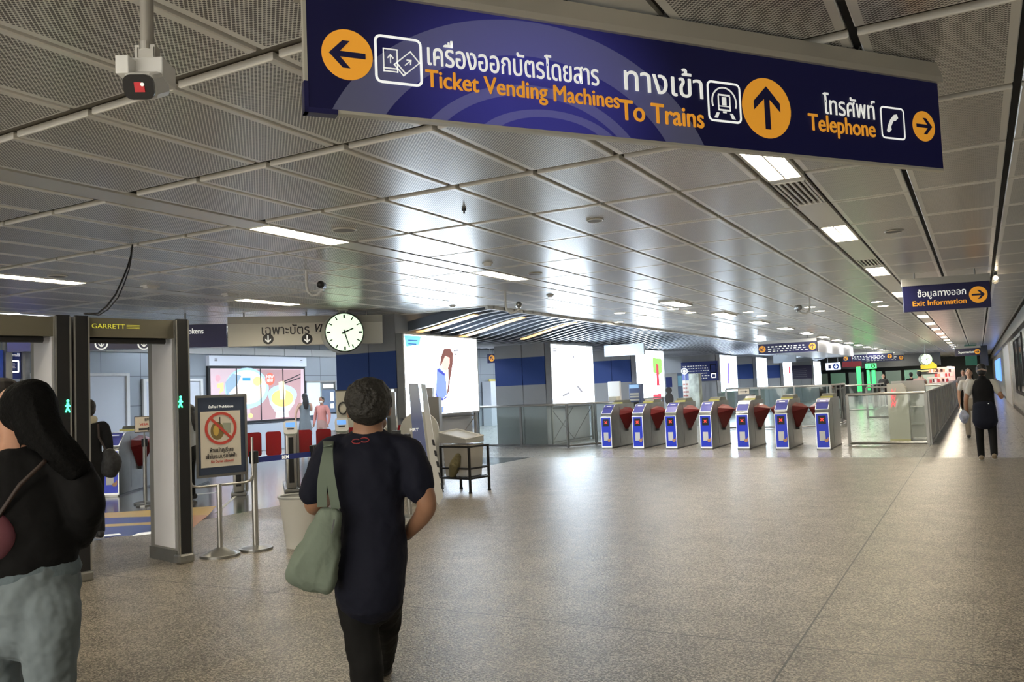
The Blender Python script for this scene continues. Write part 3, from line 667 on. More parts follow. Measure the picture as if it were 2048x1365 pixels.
a_ = ony(1682, 728, 50)
tag(part('hanging_banner', mat('dark_red_banner', (.25,.01,.02), .5), None, lambda b: (b.box2((a_.x,50.5,a_.z-.2), (a_.x+1.0,50.58,a_.z+.1)), b.box2((a_.x+.48,50.52,a_.z+.1), (a_.x+.52,50.56,CEIL)))), 'dark red hanging board beside lane sign 1', 'sign')
# green lit pillars far away
for x0, x1, yt, yb, lb in ((1712,1723,731,783,'tall green lit panel far beyond the gates, widest and leftmost of three'), (1733,1740,741,781,'green lit panel far beyond the gates, middle of three'), (1743,1752,741,781,'green lit panel far beyond the gates, rightmost of three')):
    a_, b_ = ony(x0, yt, 52), ony(x1, yb, 52)
    tg = empty('green_lightbox', ((a_.x+b_.x)/2,52,0), 0, lb, 'lightbox', 'green lit panels far away'); hw = (b_.x-a_.x)/2; zb_ = max(.35,b_.z)
    part('lit_panel', mat('green_glow', (.05,.8,.2), .4, emit=(.04,1,.12), es=1.0), tg, lambda b: b.box2((-hw,0,zb_), (hw,.3,a_.z)))
    part('stand', STEELD, tg, lambda b: b.box2((-hw,.02,0), (hw,.28,zb_)))
# big air duct blocks hanging by the far signs
a_, b_ = onz(1634, 705, 2.6), onz(1678, 712, 2.6)
S(part('ceiling', mat('pale_duct_block', (.52,.56,.62), .3, .4), None, lambda b: b.box2((-7.5,36.5,2.62), (-5.75,48,CEIL))))
# ------------------------------------------------------------------ ticket gate band with the card sign
BA = (-10.1, 10.6, 0)
BB = (-12.8, 10.6, 0)
def bandp(px, py): return onplane(px, py, BB, 45)
def atB(s_, z=0): return Vector((BB[0]+s_*.70711, BB[1]+s_*.70711, z))
s0, _ = bandp(15, 700); sL, _ = bandp(364, 690); sM, _ = bandp(456, 690); sR, _ = bandp(766, 690)
def at45(s_, z=0): return Vector((BA[0]+s_*.70711, BA[1]+s_*.70711, z))
ZB2 = (bandp(766, 686)[1]+bandp(456, 694)[1])/2
GREYB = mat('warm_grey_band', (.64,.63,.57), .5)
t = empty('overhead_band', atB(sM, ZB2), PI/4, 'grey overhead band with black Thai writing and VISA over the ticket gates', 'sign')
Lb = sR-sM
part('band_face', GREYB, t, lambda b: b.box2((0,0,0), (Lb,.3,.42)))
part('top_rail', mat('band_rail', (.40,.39,.35), .5, .2), t, lambda b: b.box2((0,-.03,.42), (Lb,.33,.55)))
for k_ in (.1, .5, .9): part('hanger', STEELD, t, lambda b: b.cyl((Lb*k_,.15,(.55+CEIL-ZB2)/2), .015, CEIL-ZB2-.55))
bp = lambda px: bandp(px, 670)[0]-sM
zt = lambda px, py: bandp(px, py)[1]-ZB2
txt('lettering', 'เฉพาะบัตร', INK, t, bp(524), bp(619), zt(570,669), .25, bold=.002)
o = txt('lettering', 'VISA', INK, t, bp(627), bp(663), zt(645,664), .22, bold=.003)
for v in o.data.vertices: v.co.x += v.co.y*.25
part('underline', INK, t, lambda b: b.box2((bp(630),-.004,zt(640,667)), (bp(661),0,zt(640,667)+.006)))
for px in (536, 614): arrow_disc(t, bp(px), zt(px,678.5), .10, -PI/2, -.003, face=INK, ink=WHITEV)
t = empty('overhead_sign', atB(s0, ZB2), PI/4, 'long navy overhead sign reading Tokens, left of the grey band', 'sign')
Lb2 = sM-s0-.02; bq = lambda px: bandp(px, 670)[0]-s0
part('sign_face', NAVY, t, lambda b: b.box2((0,-.02,0), (Lb2,.2,.42)))
txt('lettering', 'Tokens', WHITEV, t, bq(369), bq(407), bandp(390,668)[1]-ZB2, .14, y=-.024, bold=.0015)
for k_ in (.2, .8): part('hanger', STEELD, t, lambda b: b.cyl((Lb2*k_,.1,(.42+CEIL-ZB2)/2), .015, CEIL-ZB2-.42))
for px in (203, 288, 366):
    o = ringplate('arrow_ring', .22, .22, .108, .024, WHITEV, t, -.024, (bq(px), zt(px,688)))
    flat('arrow', [(bq(px)+a, zt(px,688)+c) for a, c in arrow_poly(.09, -PI/2)], WHITEV, o, -.024)
# ------------------------------------------------------------------ clock
def clock(px, py, r, Dq, ang, label, hands, th=.22):
    c = W(px, py, Dq); t = empty('station_clock', c, ang, label, 'clock')
    CF = mat('lit_clock_face', (.85,.95,.8), .4, emit=(.72,1,.68), es=.62)
    part('case', mat('clock_case', (.55,.57,.5), .4, .2), t, lambda b: b.cyl((0,th/2,0), r*1.06, th, 48, axis='Y'), 40)
    part('rim', mat('clock_rim', (.03,.035,.03), .4), t, lambda b: b.tube([(r*1.03*math.cos(PI*q/24),-.004,r*1.03*math.sin(PI*q/24)) for q in range(48)], r*.035, 8, True))
    d = flat('dial', disc(48, r), CF, t, -.004)
    def ticks(b):
        for q in range(12):
            a = q*PI/6; c_, s_ = math.cos(a), math.sin(a); w = r*(.03 if q % 3 else .045); r0 = r*.76; r1 = r*.95
            b.prism([(c_*r0-s_*w, s_*r0+c_*w), (c_*r0+s_*w, s_*r0-c_*w), (c_*r1+s_*w, s_*r1-c_*w), (c_*r1-s_*w, s_*r1+c_*w)], (0,-.007,0), UX, UZ, .002)
    part('hour_marks', INK, d, ticks)
    for nm, a, L_, w in (('hour_hand', hands[0], .52, .045), ('minute_hand', hands[1], .82, .035)):
        c_, s_ = math.sin(a), math.cos(a); w *= r
        part(nm, INK, d, lambda b: b.prism([(c_*-.15*r-s_*w, s_*-.15*r+c_*w), (c_*L_*r-s_*w*.7, s_*L_*r+c_*w*.7), (c_*L_*r+s_*w*.7, s_*L_*r-c_*w*.7), (c_*-.15*r+s_*w, s_*-.15*r-c_*w)], (0,-.010,0), UX, UZ, .002))
    part('hub', INK, d, lambda b: b.cyl((0,-.011,0), r*.06, .006, axis='Y'))
    return t, c
cp = onz(695, 617, CEIL); Dc = depth(cp)
va = math.atan2(RIGHT.y, RIGHT.x)
t, c = clock(689, 665, 37.5/F*Dc, Dc, va+.42, 'round lit station clock hanging from the ceiling in front of the grey band', (math.radians(66), math.radians(163)), .34)
r = 37.5/F*Dc
part('ceiling_bracket', mat('clock_case', (.55,.57,.5), .4, .2), t, lambda b: (b.box((-.05,.17,(r+CEIL-c.z)/2), (.03,.04,CEIL-c.z-r+.05)), b.box((.07,.17,(r+CEIL-c.z)/2), (.03,.04,CEIL-c.z-r+.05)), b.box((0,.17,CEIL-c.z-.012), (.22,.12,.024))))
cp = onz(1856, 702, CEIL); Dc2 = min(depth(cp), 48)
t, c = clock(1853, 719, 10.8/F*Dc2, Dc2, va-.1, 'small round lit clock far down the hall', (math.radians(66), math.radians(163)), .3)
part('hanger', STEELD, t, lambda b: b.cyl((0,.15,(CEIL-c.z)/2+.1), .03, max(.05,CEIL-c.z-.2)))
BLUE = mat('gate_blue_vinyl', (.02,.045,.55), .35, emit=(.02,.05,.6), es=.10)
BLUE2 = mat('gate_blue_slope', (.10,.11,.42), .3)
REDF = mat('dark_red_flap', (.15,.012,.012), .35)
REDX = mat('red_led_cross', (1,.05,.03), .5, emit=(1,.05,.03), es=.9)
YEL = mat('pale_yellow_strip', (.62,.58,.16), .45)
OLV = mat('smoked_housing', (.12,.12,.09), .35)
def make_gate():
    t = empty('fare_gate')
    prof = [(0,0),(0,.78),(.04,.86),(.20,1.0),(.34,1.07),(.42,1.085),(1.62,1.085),(1.66,1.05),(1.66,0)]
    def body(b):
        w = .135; A = [b.bm.verts.new((-w,y,z)) for y, z in prof]; B = [b.bm.verts.new((w,y,z)) for y, z in prof]
        b.bm.faces.new(A); b.bm.faces.new(B[::-1])
        for i in range(len(A)): b.bm.faces.new((A[i-1], B[i-1], B[i], A[i]))
        es = [e for e in b.bm.edges if abs(e.verts[0].co.y-e.verts[1].co.y) < 1e-4 and abs(e.verts[0].co.z-e.verts[1].co.z) > .3]
        bmesh.ops.bevel(b.bm, geom=es, offset=.03, segments=3, affect='EDGES', profile=.5)
    part('body', STEELD, t, body, 35)
    part('plinth', BLACK, t, lambda b: b.box2((-.14,.02,0), (.14,1.67,.03)))
    fp = part('front_panel', BLUE, t, lambda b: b.box2((-.12,-.008,.06), (.12,.0,.77)))
    part('edge_strip', WHITEV, t, lambda b: (b.box2((-.135,-.012,.05), (-.122,-.0,.78)), b.box2((.122,-.012,.05), (.135,0,.78)), b.box2((-.14,-.014,.77), (.14,.0,.785)), b.box2((-.135,-.01,.03), (.135,0,.06))))
    part('slope_panel', BLUE2, t, lambda b: (b.prism([(-.12,0),(.12,0),(.12,.20),(-.12,.20)], (0,.036,.868), UX, (0,.75,.66), .004), b.prism([(-.12,0),(.12,0),(.12,.13),(-.12,.13)], (0,.196,1.008), UX, (0,.89,.45), .004)))
    part('slope_edge', WHITEV, t, lambda b: [b.prism([(x,0),(x+.012,0),(x+.012,.34),(x,.34)], (0,.034,.872), UX, (0,.80,.58), .006) for x in (-.135,.123)]+[b.box((0,.03,.862), (.27,.012,.012))])
    part('white_label', WHITEV, t, lambda b: b.prism([(-.06,0),(.06,0),(.06,.022),(-.06,.022)], (0,.236,1.032), UX, (0,.89,.45), .003))
    d = part('display', BLACK, t, lambda b: b.box2((-.075,-.014,.55), (.075,-.008,.73)))
    part('red_cross', REDX, d, lambda b: [b.box((0,-.016,.645), (.085,.004,.016), M=Matrix.Translation((0,-.016,.645)) @ Matrix.Rotation(a, 4, 'Y') @ Matrix.Translation((0,.016,-.645))) for a in (PI/4, -PI/4)])
    n = part('notice', WHITE, t, lambda b: b.box2((-.07,-.013,.20), (.05,-.008,.40)))
    part('hand_print', mat('tan_print', (.6,.33,.18), .5), n, lambda b: b.prism([(.02,.14),(.08,.16),(.11,.2),(.11,.13),(.09,.09),(.04,.09)], (0,-.015,.08), UX, UZ, .002))
    part('reader_housing', OLV, t, lambda b: b.hull([Vector((x,y,z)) for x in (-.12,.12) for y, z in ((.85,1.085),(1.5,1.085),(.95,1.17),(1.4,1.17))]))
    part('yellow_strip', YEL, t, lambda b: b.box2((-.125,.78,1.085), (.125,.86,1.12)))
    part('seam', BLACK, t, lambda b: (b.box2((-.137,.58,.1), (.137,.588,1.0)),))
    return t
def flap(t, sgn):
    y = 1.0; s = sgn
    pts = [(s*.13,y-.05,.42),(s*.19,y,.42),(s*.13,y-.42,.80),(s*.13,y-.38,.93),(s*.13,y+.04,1.0),(s*.28,y,.975),(s*.43,y,.875),(s*.42,y+.02,.86),(s*.13,y+.04,.42)]
    part('flap', REDF, t, lambda b: b.hull([Vector(p) for p in pts]))
    part('flap_tip', BLACK, t, lambda b: b.box((s*.165,y-.02,.41), (.07,.08,.05)))
G0 = make_gate(); n0, n6 = onz(1214.5, 898, 0), onz(1648, 901, 0)
gl = ['fare gate at the left end of the row, beside the glass barrier', 'second fare gate from the left end of the row', 'third fare gate from the left end of the row', 'fare gate in the middle of the row of seven', 'fare gate third from the right end of the row', 'fare gate second from the right end, red flaps on both sides', 'fare gate at the right end of the row, beside the long glass fence']
gates = [G0]+[copy_tree(G0) for _ in range(6)]
for i, g in enumerate(gates):
    g.location = n0.lerp(n6, i/6); tag(g, gl[i], 'fare gate', 'row of blue fare gates')
    if i < 6: flap(g, 1)
    if i > 0: flap(g, -1)
# ------------------------------------------------------------------ ticket-hall gates (slim, with red glass flaps), on a line at 45 degrees
REDG = mat('red_glass_flap', (.42,.012,.02), .25)
def make_slim():
    t = empty('ticket_gate')
    part('pillar', STEEL, t, lambda b: b.box2((-.085,0,.05), (.085,.16,1.02), bevel=.03), 35)
    part('cabinet', STEEL, t, lambda b: b.box2((-.075,.17,.05), (.085,1.5,.93), bevel=.02), 35)
    part('base_plate', STEELD, t, lambda b: b.box2((-.12,-.05,0), (.12,1.55,.05), bevel=.01))
    part('glass_strip', BLACK, t, lambda b: b.box2((-.04,-.004,.15), (.04,.002,.9)))
    h = part('reader_head', WHITE, t, lambda b: b.prism(rrect(.22,.26,.05), (0,.02,1.07), UX, (0,.55,.835), .05))
    part('reader_screen', mat('reader_blue', (.1,.25,.55), .3, emit=(.15,.35,.8), es=.6), h, lambda b: b.prism([(-.075,-.005),(.075,-.005),(.075,.085),(-.075,.085)], (0,.016,1.075), UX, (0,.55,.835), .004))
    part('reader_slot', INK, h, lambda b: b.prism([(-.055,-.05),(.055,-.05),(.055,-.025),(-.055,-.025)], (0,.016,1.075), UX, (0,.55,.835), .004))
    part('status_light', mat('green_status', (.05,.9,.2), .4, emit=(.05,1,.25), es=4), t, lambda b: b.sph((0,-.005,.58), (.045,.012,.026)))
    part('outer_post', STEEL, t, lambda b: b.cyl((.12,.32,.52), .025, .98))
    return t
def redflap(t, x0, x1):
    part('flap', REDG, t, lambda b: b.prism([(x+(x0+x1)/2, z+.79) for x, z in rrect(x1-x0, .41, .045)], (0,.55,0), UX, UZ, .015))
sl = make_slim()
labs = {0:'slim steel ticket gate with a lit green button, right of the no-durian sign', .84:'slim steel ticket gate just behind the left shoulder of the dark-shirted person', 1.68:'slim steel ticket gate hidden behind the head of the dark-shirted person', -.84:'slim steel ticket gate behind the no-durian sign'}
first = True
for s_, lb in labs.items():
    g = sl if first else copy_tree(sl); first = False
    g.location = at45(s_+.03, 0); g.rotation_euler = (0,0,PI/4); tag(g, lb, 'ticket gate', 'slim ticket gates with red flaps')
    redflap(g, .12, .37); redflap(g, -.40, -.14)
# blue fan gates at the left of the ticket hall
for (px, py, lb) in ((222,994,'blue and steel fare gate with one dark red flap, left of the walk-through detector'), (352,985,'blue and steel fare gate mostly hidden behind the detector post')):
    g = copy_tree(G0); g.location = onz(px, py, 0); g.rotation_euler = (0,0,math.radians(34)); tag(g, lb, 'fare gate', 'blue gates in the ticket hall')
p = onz(290, 940, 0)
# EMV arrow board on its stand
pt = onz(285, 1000, 0); pa = 50
def stand_board(px0, px1, pyt, pyb, basepx, ang, label, lines, name='notice_board'):
    P = onz(*basepx, 0); s0_, zt_ = onplane(px0, pyt, P, ang); s1_, zb_ = onplane(px1, pyb, P, ang)
    if s0_ > s1_: s0_, s1_ = s1_, s0_
    d = Vector((math.cos(math.radians(ang)), math.sin(math.radians(ang)), 0)); base = Vector((P.x,P.y,0))+d*0
    t = empty(name, base, math.radians(ang), label, 'sign'); base_s = 0
    part('frame', BLACK, t, lambda b: b.box2((s0_-.01,0,zb_-.01), (s1_+.01,.02,zt_+.01)))
    f = part('sheet', mat('cream_sheet', (.68,.62,.52), .5), t, lambda b: b.box2((s0_,-.006,zb_), (s1_,0,zt_)))
    w, h = s1_-s0_, zt_-zb_; lines(f, s0_, zb_, w, h)
    part('pole', STEELD, t, lambda b: b.cyl(((s0_+s1_)/2,.02,zb_/2), .012, zb_)); part('foot', STEELD, t, lambda b: b.cyl(((s0_+s1_)/2,.02,.01), .13, .02))
    return t
def emv(f, x, z, w, h):
    txt('lettering', 'EMV', INK, f, x+w*.55, x+w*.95, z+h*.72, h*.26, y=-.008, bold=.003)
    txt('lettering', 'VISA', REDV, f, x+w*.25, x+w*.75, z+h*.42, h*.22, y=-.008, bold=.003)
    part('arrow', INK, f, lambda b: b.prism([(x+w*.2,z+h*.1),(x+w*.7,z+h*.1),(x+w*.7,z+h*.02),(x+w*.92,z+h*.17),(x+w*.7,z+h*.32),(x+w*.7,z+h*.24),(x+w*.2,z+h*.24)], (0,-.008,0), UX, UZ, .002))
stand_board(270, 306, 835, 863, (296,1012), 48, 'small cream notice with EMV and a black right arrow, in front of the left gates', emv)
def arr2(f, x, z, w, h):
    for q in (.52, .15): part('arrow', INK, f, lambda b: b.prism([(x+w*.15,z+h*(q+.08)),(x+w*.65,z+h*(q+.08)),(x+w*.65,z+h*q),(x+w*.88,z+h*(q+.13)),(x+w*.65,z+h*(q+.26)),(x+w*.65,z+h*(q+.18)),(x+w*.15,z+h*(q+.18))], (0,-.008,0), UX, UZ, .002))
stand_board(1476, 1499, 779, 794, (1488,873), 0, 'small cream notice with two black arrows above the middle fare gates', arr2)

# ------------------------------------------------------------------ glass barriers
GL = glass('clear_glass', (.92,.965,.95), .03, 1.5)
FROST = mat('grey_barrier_panel', (.30,.31,.30), .35, .2)
def barrier(label, pts, h, posts=True, pane=GL, spacing=1.35, rail=STEEL, closed_pane=True, rr=.03, group=None, gap=.05):
    pts = [Vector((*p, 0)) for p in pts]; t = empty('glass_barrier', pts[0], 0, label, 'barrier', group); O = pts[0]
    part('handrail', rail, t, lambda b: b.tube([p-O+Vector((0,0,h)) for p in pts], rr, 10), 60)
    part('base_rail', STEELD, t, lambda b: b.tube([p-O+Vector((0,0,.05)) for p in pts], .03, 6))
    for A, B in zip(pts, pts[1:]):
        L_ = (B-A).length; n = max(1, round(L_/spacing)); ang = math.atan2(B.y-A.y, B.x-A.x)
        for k in range(n):
            c = A.lerp(B, (k+.5)/n)-O
            part('glass_panel', pane, t, lambda b: b.box((c.x,c.y,(h-.04)/2+.05), (L_/n-gap,.012,h-.12), rot=ang))
        for k in range(n+1):
            c = A.lerp(B, k/n)-O
            part('post', STEELD, t, lambda b: b.box((c.x,c.y,h/2), (.06,.05,h-.01), rot=ang))
    return t
q = lambda px, py: tuple(onz(px, py, 0)[:2])
barrier('glass barrier with a bright steel rail between the first advert and the gates', [(-12.3,20.3),(-9.42,20.0),(-8.95,20.75),(-8.4,20.75)], 1.12, spacing=1.2)
barrier('long glass fence with a steel rail between the last gate and the corridor', [(-2.6,20.1),(-1.03,20.09)], 1.12, spacing=1.05)
barrier('grey panelled barrier running down the left side of the corridor', [(-.99,20.2),(-.99,52)], 1.12, pane=FROST, spacing=2.0, rail=mat('dark_rail', (.2,.2,.19), .4, .6), gap=.0)
barrier('taller glass pen behind the right fare gates', [(-7.2,27.4),(-4.0,27.4),(-4.0,30.5)], 1.30, spacing=1.1)
barrier('far glass barrier behind the white cabinet', [(-3.6,33),(-1.2,33)], 1.12, spacing=1.2)
barrier('far steel-railed glass barrier under the green panels', [(-10.0,41),(-4.2,41),(-4.2,46)], 1.15, spacing=1.9)
# ------------------------------------------------------------------ bright advert lightboxes on the columns
AD = mat('advert_white_glow', (1,1,1), .5, emit=(.72,.85,1), es=7)
def emis(name, c, s=1.0): return mat(name, c, .5, emit=c, es=s)
adl = ['big glowing advert showing a long-haired person in blue, nearest of the adverts', 'second glowing advert, almost blank white, with two short grey strokes', 'third glowing advert with a green and red picture at its right side', 'narrow glowing advert right of the navy wall board, purple stroke in its middle', 'fifth glowing advert, plain white beside a blue banded column', 'sixth glowing advert, narrow white with a red ring mark', 'seventh and farthest glowing advert, left of lane sign 1']
def lightbox(i, y0, y1, z0, z1):
    t = empty('advert_lightbox', (-10.2,y0,z0), PI/2, adl[i], 'lightbox', 'glowing adverts along the columns'); L_ = y1-y0; h = z1-z0
    # local x runs along world Y, local -y faces the hall (+X)
    f = part('lit_face', AD, t, lambda b: b.box2((0,0,0), (L_,.02,h)))
    part('frame', STEEL, t, lambda b: (b.box2((-.03,-.02,-.04), (L_+.03,.15,0)), b.box2((-.03,-.02,h), (L_+.03,.15,h+.03)), b.box2((-.04,-.02,0), (0,.15,h)), b.box2((L_,-.02,0), (L_+.04,.15,h))))
    part('back', STEELD, t, lambda b: b.box2((0,.03,0), (L_,.15,h)))
    if i < 3:
        for x in (.05, L_-.05): part('leg', STEEL, t, lambda b: b.box((x,.06,-z0/2-.02), (.05,.05,z0-.04)))
        part('brace', STEELD, t, lambda b: (b.tube([(.05,.06,-.12),(L_*.5,.06,-z0+.1)], .012, 6), b.tube([(L_*.5,.06,-.12),(.05,.06,-z0+.1)], .012, 6), b.tube([(L_-.05,.06,-.12),(L_*.5,.06,-z0+.1)], .012, 6), b.tube([(.05,.06,-.1),(L_-.05,.06,-.1)], .015, 6), b.tube([(.05,.06,-z0+.08),(L_-.05,.06,-z0+.08)], .015, 6)))
    return t, f, L_, h
boxes = []
for i, (y0, y1) in enumerate(((14.03,16.87), (20.78,23.62), (27.31,30.18), (38,41), (45.1,47.6), (52.03,54.65), (62.7,65.7))):
    boxes.append(lightbox(i, y0, y1, 1.10, 2.76))
def adflat(name, poly, m, f, d=.004): return part(name, m, f, lambda b: b.prism(poly, (0,-d,0), UX, UZ, .003))
# picture pieces on the first advert; a point of the photo -> local coordinates
def A1(px, py, y0=14.03): p = onx(px, py, -10.2); return (p.y-y0, p.z-1.10)
f = boxes[0][1]
adflat('blue_corner', [A1(*p) for p in ((808,671),(842,673),(838,690),(812,694))], emis('ad_cyan', (.18,.55,.80), .8), f)
adflat('blue_stripe', [A1(*p) for p in ((816,680),(834,681),(834,683),(816,682))], emis('ad_navy', (.05,.15,.4), .6), f, .008)
adflat('blue_stripe', [A1(*p) for p in ((816,687),(832,688),(832,690),(816,689))], emis('ad_navy', (.05,.15,.4), .6), f, .008)
BR = emis('ad_brown_hair', (.22,.09,.08), .6); PK = emis('ad_face', (.85,.55,.50), .8); BL = emis('ad_blue_cloth', (.22,.32,.80), .75); BD = emis('ad_deep_blue', (.06,.08,.50), .7)
adflat('printed_hair', [A1(*p) for p in ((888,698),(900,697),(906,708),(905,730),(900,760),(897,785),(893,792),(897,760),(896,740),(890,722),(882,730),(878,737),(883,710))], BR, f)
adflat('printed_face', [A1(*p) for p in ((890,712),(899,716),(899,728),(893,744),(884,738),(883,728))], PK, f, .006)
adflat('printed_arm', [A1(*p) for p in ((873,738),(879,736),(889,747),(892,765),(893,790),(886,798),(876,797),(870,790),(872,775))], BL, f, .008)
adflat('printed_collar', [A1(*p) for p in ((874,737),(890,748),(888,752),(876,744))], BD, f, .012)
adflat('printed_cuff', [A1(*p) for p in ((870,782),(874,794),(886,798),(893,792),(893,796),(884,802),(872,797))], BD, f, .012)
adflat('printed_mark', [A1(*p) for p in ((877,815),(887,813),(887,826),(877,827))], emis('ad_blue_mark', (.2,.3,.7), .8), f, .006)
for c in ((909,702),(911,709),(914,701)): adflat('printed_dot', [A1(c[0]+2.4*math.cos(a*PI/4), c[1]+2.4*math.sin(a*PI/4)) for a in range(8)], emis('ad_grey', (.3,.3,.35), .6), f, .006)
f = boxes[1][1]; A2 = lambda px, py: A1(px, py, 20.78)
for nm, P in (('printed_stroke', ((1151,771),(1156,771),(1167,785),(1162,786))), ('printed_stroke', ((1124,791),(1138,784),(1140,787.5),(1126,794.5))), ('printed_logo', ((1104,696),(1115,697),(1115,699),(1104,698))), ('printed_logo', ((1104,701),(1115,702),(1115,704),(1104,703))), ('printed_mark', ((1146,712),(1149,713),(1149,717),(1146,716)))):
    adflat(nm, [A2(*p) for p in P], emis('ad_grey', (.3,.3,.35), .6), f)
f = boxes[2][1]; A3 = lambda px, py: A1(px, py, 27.31)
adflat('printed_leaves', [A3(*p) for p in ((1305,716),(1323,718),(1324,745),(1318,750),(1306,745))], emis('ad_green', (.3,.6,.15), .8), f)
adflat('printed_figure', [A3(*p) for p in ((1312,728),(1316,730),(1319,772),(1313,772))], emis('ad_crimson', (.6,.06,.10), .7), f, .007)
adflat('printed_block', [A3(*p) for p in ((1306,790),(1322,788),(1323,797),(1306,799))], emis('ad_crimson', (.6,.06,.10), .7), f, .007)
f = boxes[3][1]; A4 = lambda px, py: A1(px, py, 38)
adflat('printed_stroke', [A4(*p) for p in ((1455,725),(1459,727),(1458,770),(1454,765))], emis('ad_violet', (.25,.18,.55), .8), f)
f = boxes[5][1]; A5 = lambda px, py: A1(px, py, 52.03)
adflat('printed_ring', [A5(*p) for p in ((1577,733),(1581,733),(1581,748),(1577,747))], emis('ad_crimson', (.6,.06,.10), .7), f)

# ------------------------------------------------------------------ walk-through metal detectors
DG = mat('detector_grey_frame', (.30,.30,.29), .4, .2); DW = mat('detector_white_panel', (.80,.81,.86), .4); DB = mat('detector_beam', (.13,.12,.085), .5)
GRN = mat('green_man', (.05,.9,.35), .5, emit=(.05,1,.35), es=3)
DANG = math.radians(76)
def detector(loc, label, logo):
    t = empty('metal_detector', loc, DANG, label, 'metal detector', 'walk-through metal detectors'); H = 2.33
    for x0, side in ((0, 1), (.93, -1)):
        p_ = part('side_panel', DG, t, lambda b: b.box2((x0,0.03,.0), (x0+.11,.62,H-.0)))
        xi = x0+.11 if side == 1 else x0
        part('white_panel', DW, p_, lambda b: b.box2((min(xi,xi+side*.006),.09,.14), (max(xi,xi+side*.006),.52,2.16)))
        part('edge_column', BLACK, p_, lambda b: b.box2((x0+.01,0,.05), (x0+.12,.035,H+.01)), 35)
        part('edge_trim', STEEL, p_, lambda b: (b.box2((x0-.002,.0,.06), (x0+.012,.03,H)), b.box2((x0+.115,-.004,.06), (x0+.13,.03,H))))
        part('foot', STEELD, p_, lambda b: (b.box2((x0-.02,-.02,0), (x0+.14,.10,.09), bevel=.02), b.box2((x0-.01,.05,0), (x0+.12,.64,.12)), b.cyl((x0+.06,-.022,.045), .012, .006, axis='Y')))
    bm_ = part('crossbeam', DB, t, lambda b: b.box2((.11,.05,2.155), (.93,.60,H)))
    part('light_bar', BLACK, bm_, lambda b: (b.cyl((.50,.10,2.13), .03, .72, axis='X'),))
    for x0 in (.93,):
        zc = 1.53; x0 += 0 if logo else .065; g = part('green_man', GRN, t, lambda b: (b.sph((x0+.03,-.006,zc+.055), (.012,.004,.012)), b.tube([(x0+.03,-.006,zc+.04),(x0+.028,-.006,zc)], .010, 6), b.tube([(x0+.028,-.006,zc),(x0+.045,-.006,zc-.045)], .006, 6), b.tube([(x0+.028,-.006,zc),(x0+.012,-.006,zc-.045)], .006, 6), b.tube([(x0+.03,-.006,zc+.03),(x0+.05,-.006,zc+.005)], .005, 6), b.tube([(x0+.03,-.006,zc+.03),(x0+.01,-.006,zc+.008)], .005, 6)))
    if logo:
        o = text('lettering', 'GARRETT', mat('yellow_print', (.65,.62,.08), .5, emit=(.6,.6,.05), es=.3), bm_, (.165,.046,2.235), .06, 0)
        k_ = .30/max(v.co.x for v in o.data.vertices)
        for v in o.data.vertices: v.co.x *= k_
        part('logo_lines', MATS['yellow_print'], bm_, lambda b: [b.box2((.48,.046,2.24+.014*k_), (.60,.05,2.243+.014*k_)) for k_ in range(3)])
    return t
u_ = Vector((math.cos(DANG), math.sin(DANG), 0)); O_ = Vector((-6.98,4.70,0))
detector(O_, 'grey metal detector arch with yellow lettering on its beam, right one of the pair', True)
detector(O_-u_*1.085, 'metal detector arch at the left edge of the photo behind the long-haired woman', False)
e = O_+Vector((.0,.1,2.36)); c0 = CABLE_START; Da, De = depth(c0), depth(e)
def cab(pts, r_): return lambda b: b.tube([tuple(c0)]+[tuple(W(x, y, Da+(De-Da)*k_)) for x, y, k_ in pts]+[tuple(e)], r_, 8)
tag(part('cable', BLACK, None, lambda b: (cab([(262,512,.1),(255,535,.2),(245,560,.35),(231,590,.5),(213,614,.7),(196,627,.85)], .009)(b), cab([(263,514,.1),(258,540,.22),(249,566,.37),(236,596,.52),(216,620,.72),(198,631,.87)], .006)(b)), 60), 'black cable drooping from the ceiling to the top of the metal detectors', 'cable')
# ------------------------------------------------------------------ the no-durian sign on its pole
PS = onz(441, 1113, 0); SA = 70; Z_ = lambda px, py: onplane(px, py, PS, SA)
t = empty('sign_stand', PS, math.radians(SA), 'steel pole sign stand with a framed no-durian notice', 'sign')
(l, zt_), (r_, zb_) = Z_(388, 792), Z_(495, 948); w = r_-l; cx = (l+r_)/2; h = zt_-zb_
part('base', STEELD, t, lambda b: (b.cyl((0,0,.012), .19, .024, 36), b.cyl((0,0,.055), .17, .07, 36, r2=.035)), 40)
part('pole', STEEL, t, lambda b: b.cyl((0,0,.05+(zb_-.12)/2), .026, zb_-.12, 20), 40)
part('u_bracket', STEEL, t, lambda b: b.tube([(cx-w/2-.055,0,zb_+h*.45),(cx-w/2-.055,0,zb_-.02),(cx-w/2-.03,0,zb_-.07),(cx-w/2+.03,0,zb_-.085),(cx+w/2-.03,0,zb_-.085),(cx+w/2+.03,0,zb_-.07),(cx+w/2+.055,0,zb_-.02),(cx+w/2+.055,0,zb_+h*.45)], .013, 10), 60)
fr = ringplate('frame', w, h, .012, .026, STEEL, t, -.02, (cx,zb_+h/2), .05)
bd = part('backing_board', mat('slate_board', (.045,.06,.10), .25), t, lambda b: b.box2((cx-w/2+.02,-.008,zb_+.02), (cx+w/2-.02,.02,zt_-.02)))
sh0, sh1, sz0, sz1 = cx-w*.40, cx+w*.37, zb_+h*.12, zb_+h*.80
sh = part('paper_notice', mat('cream_paper', (.70,.65,.55), .6), t, lambda b: b.box2((sh0,-.012,sz0), (sh1,-.008,sz1)))
sw, shh = sh1-sh0, sz1-sz0; rc = sw*.40; ccx, ccz = (sh0+sh1)/2, sz1-shh*.31
FR = mat('fruit_brown', (.22,.16,.06), .6); 
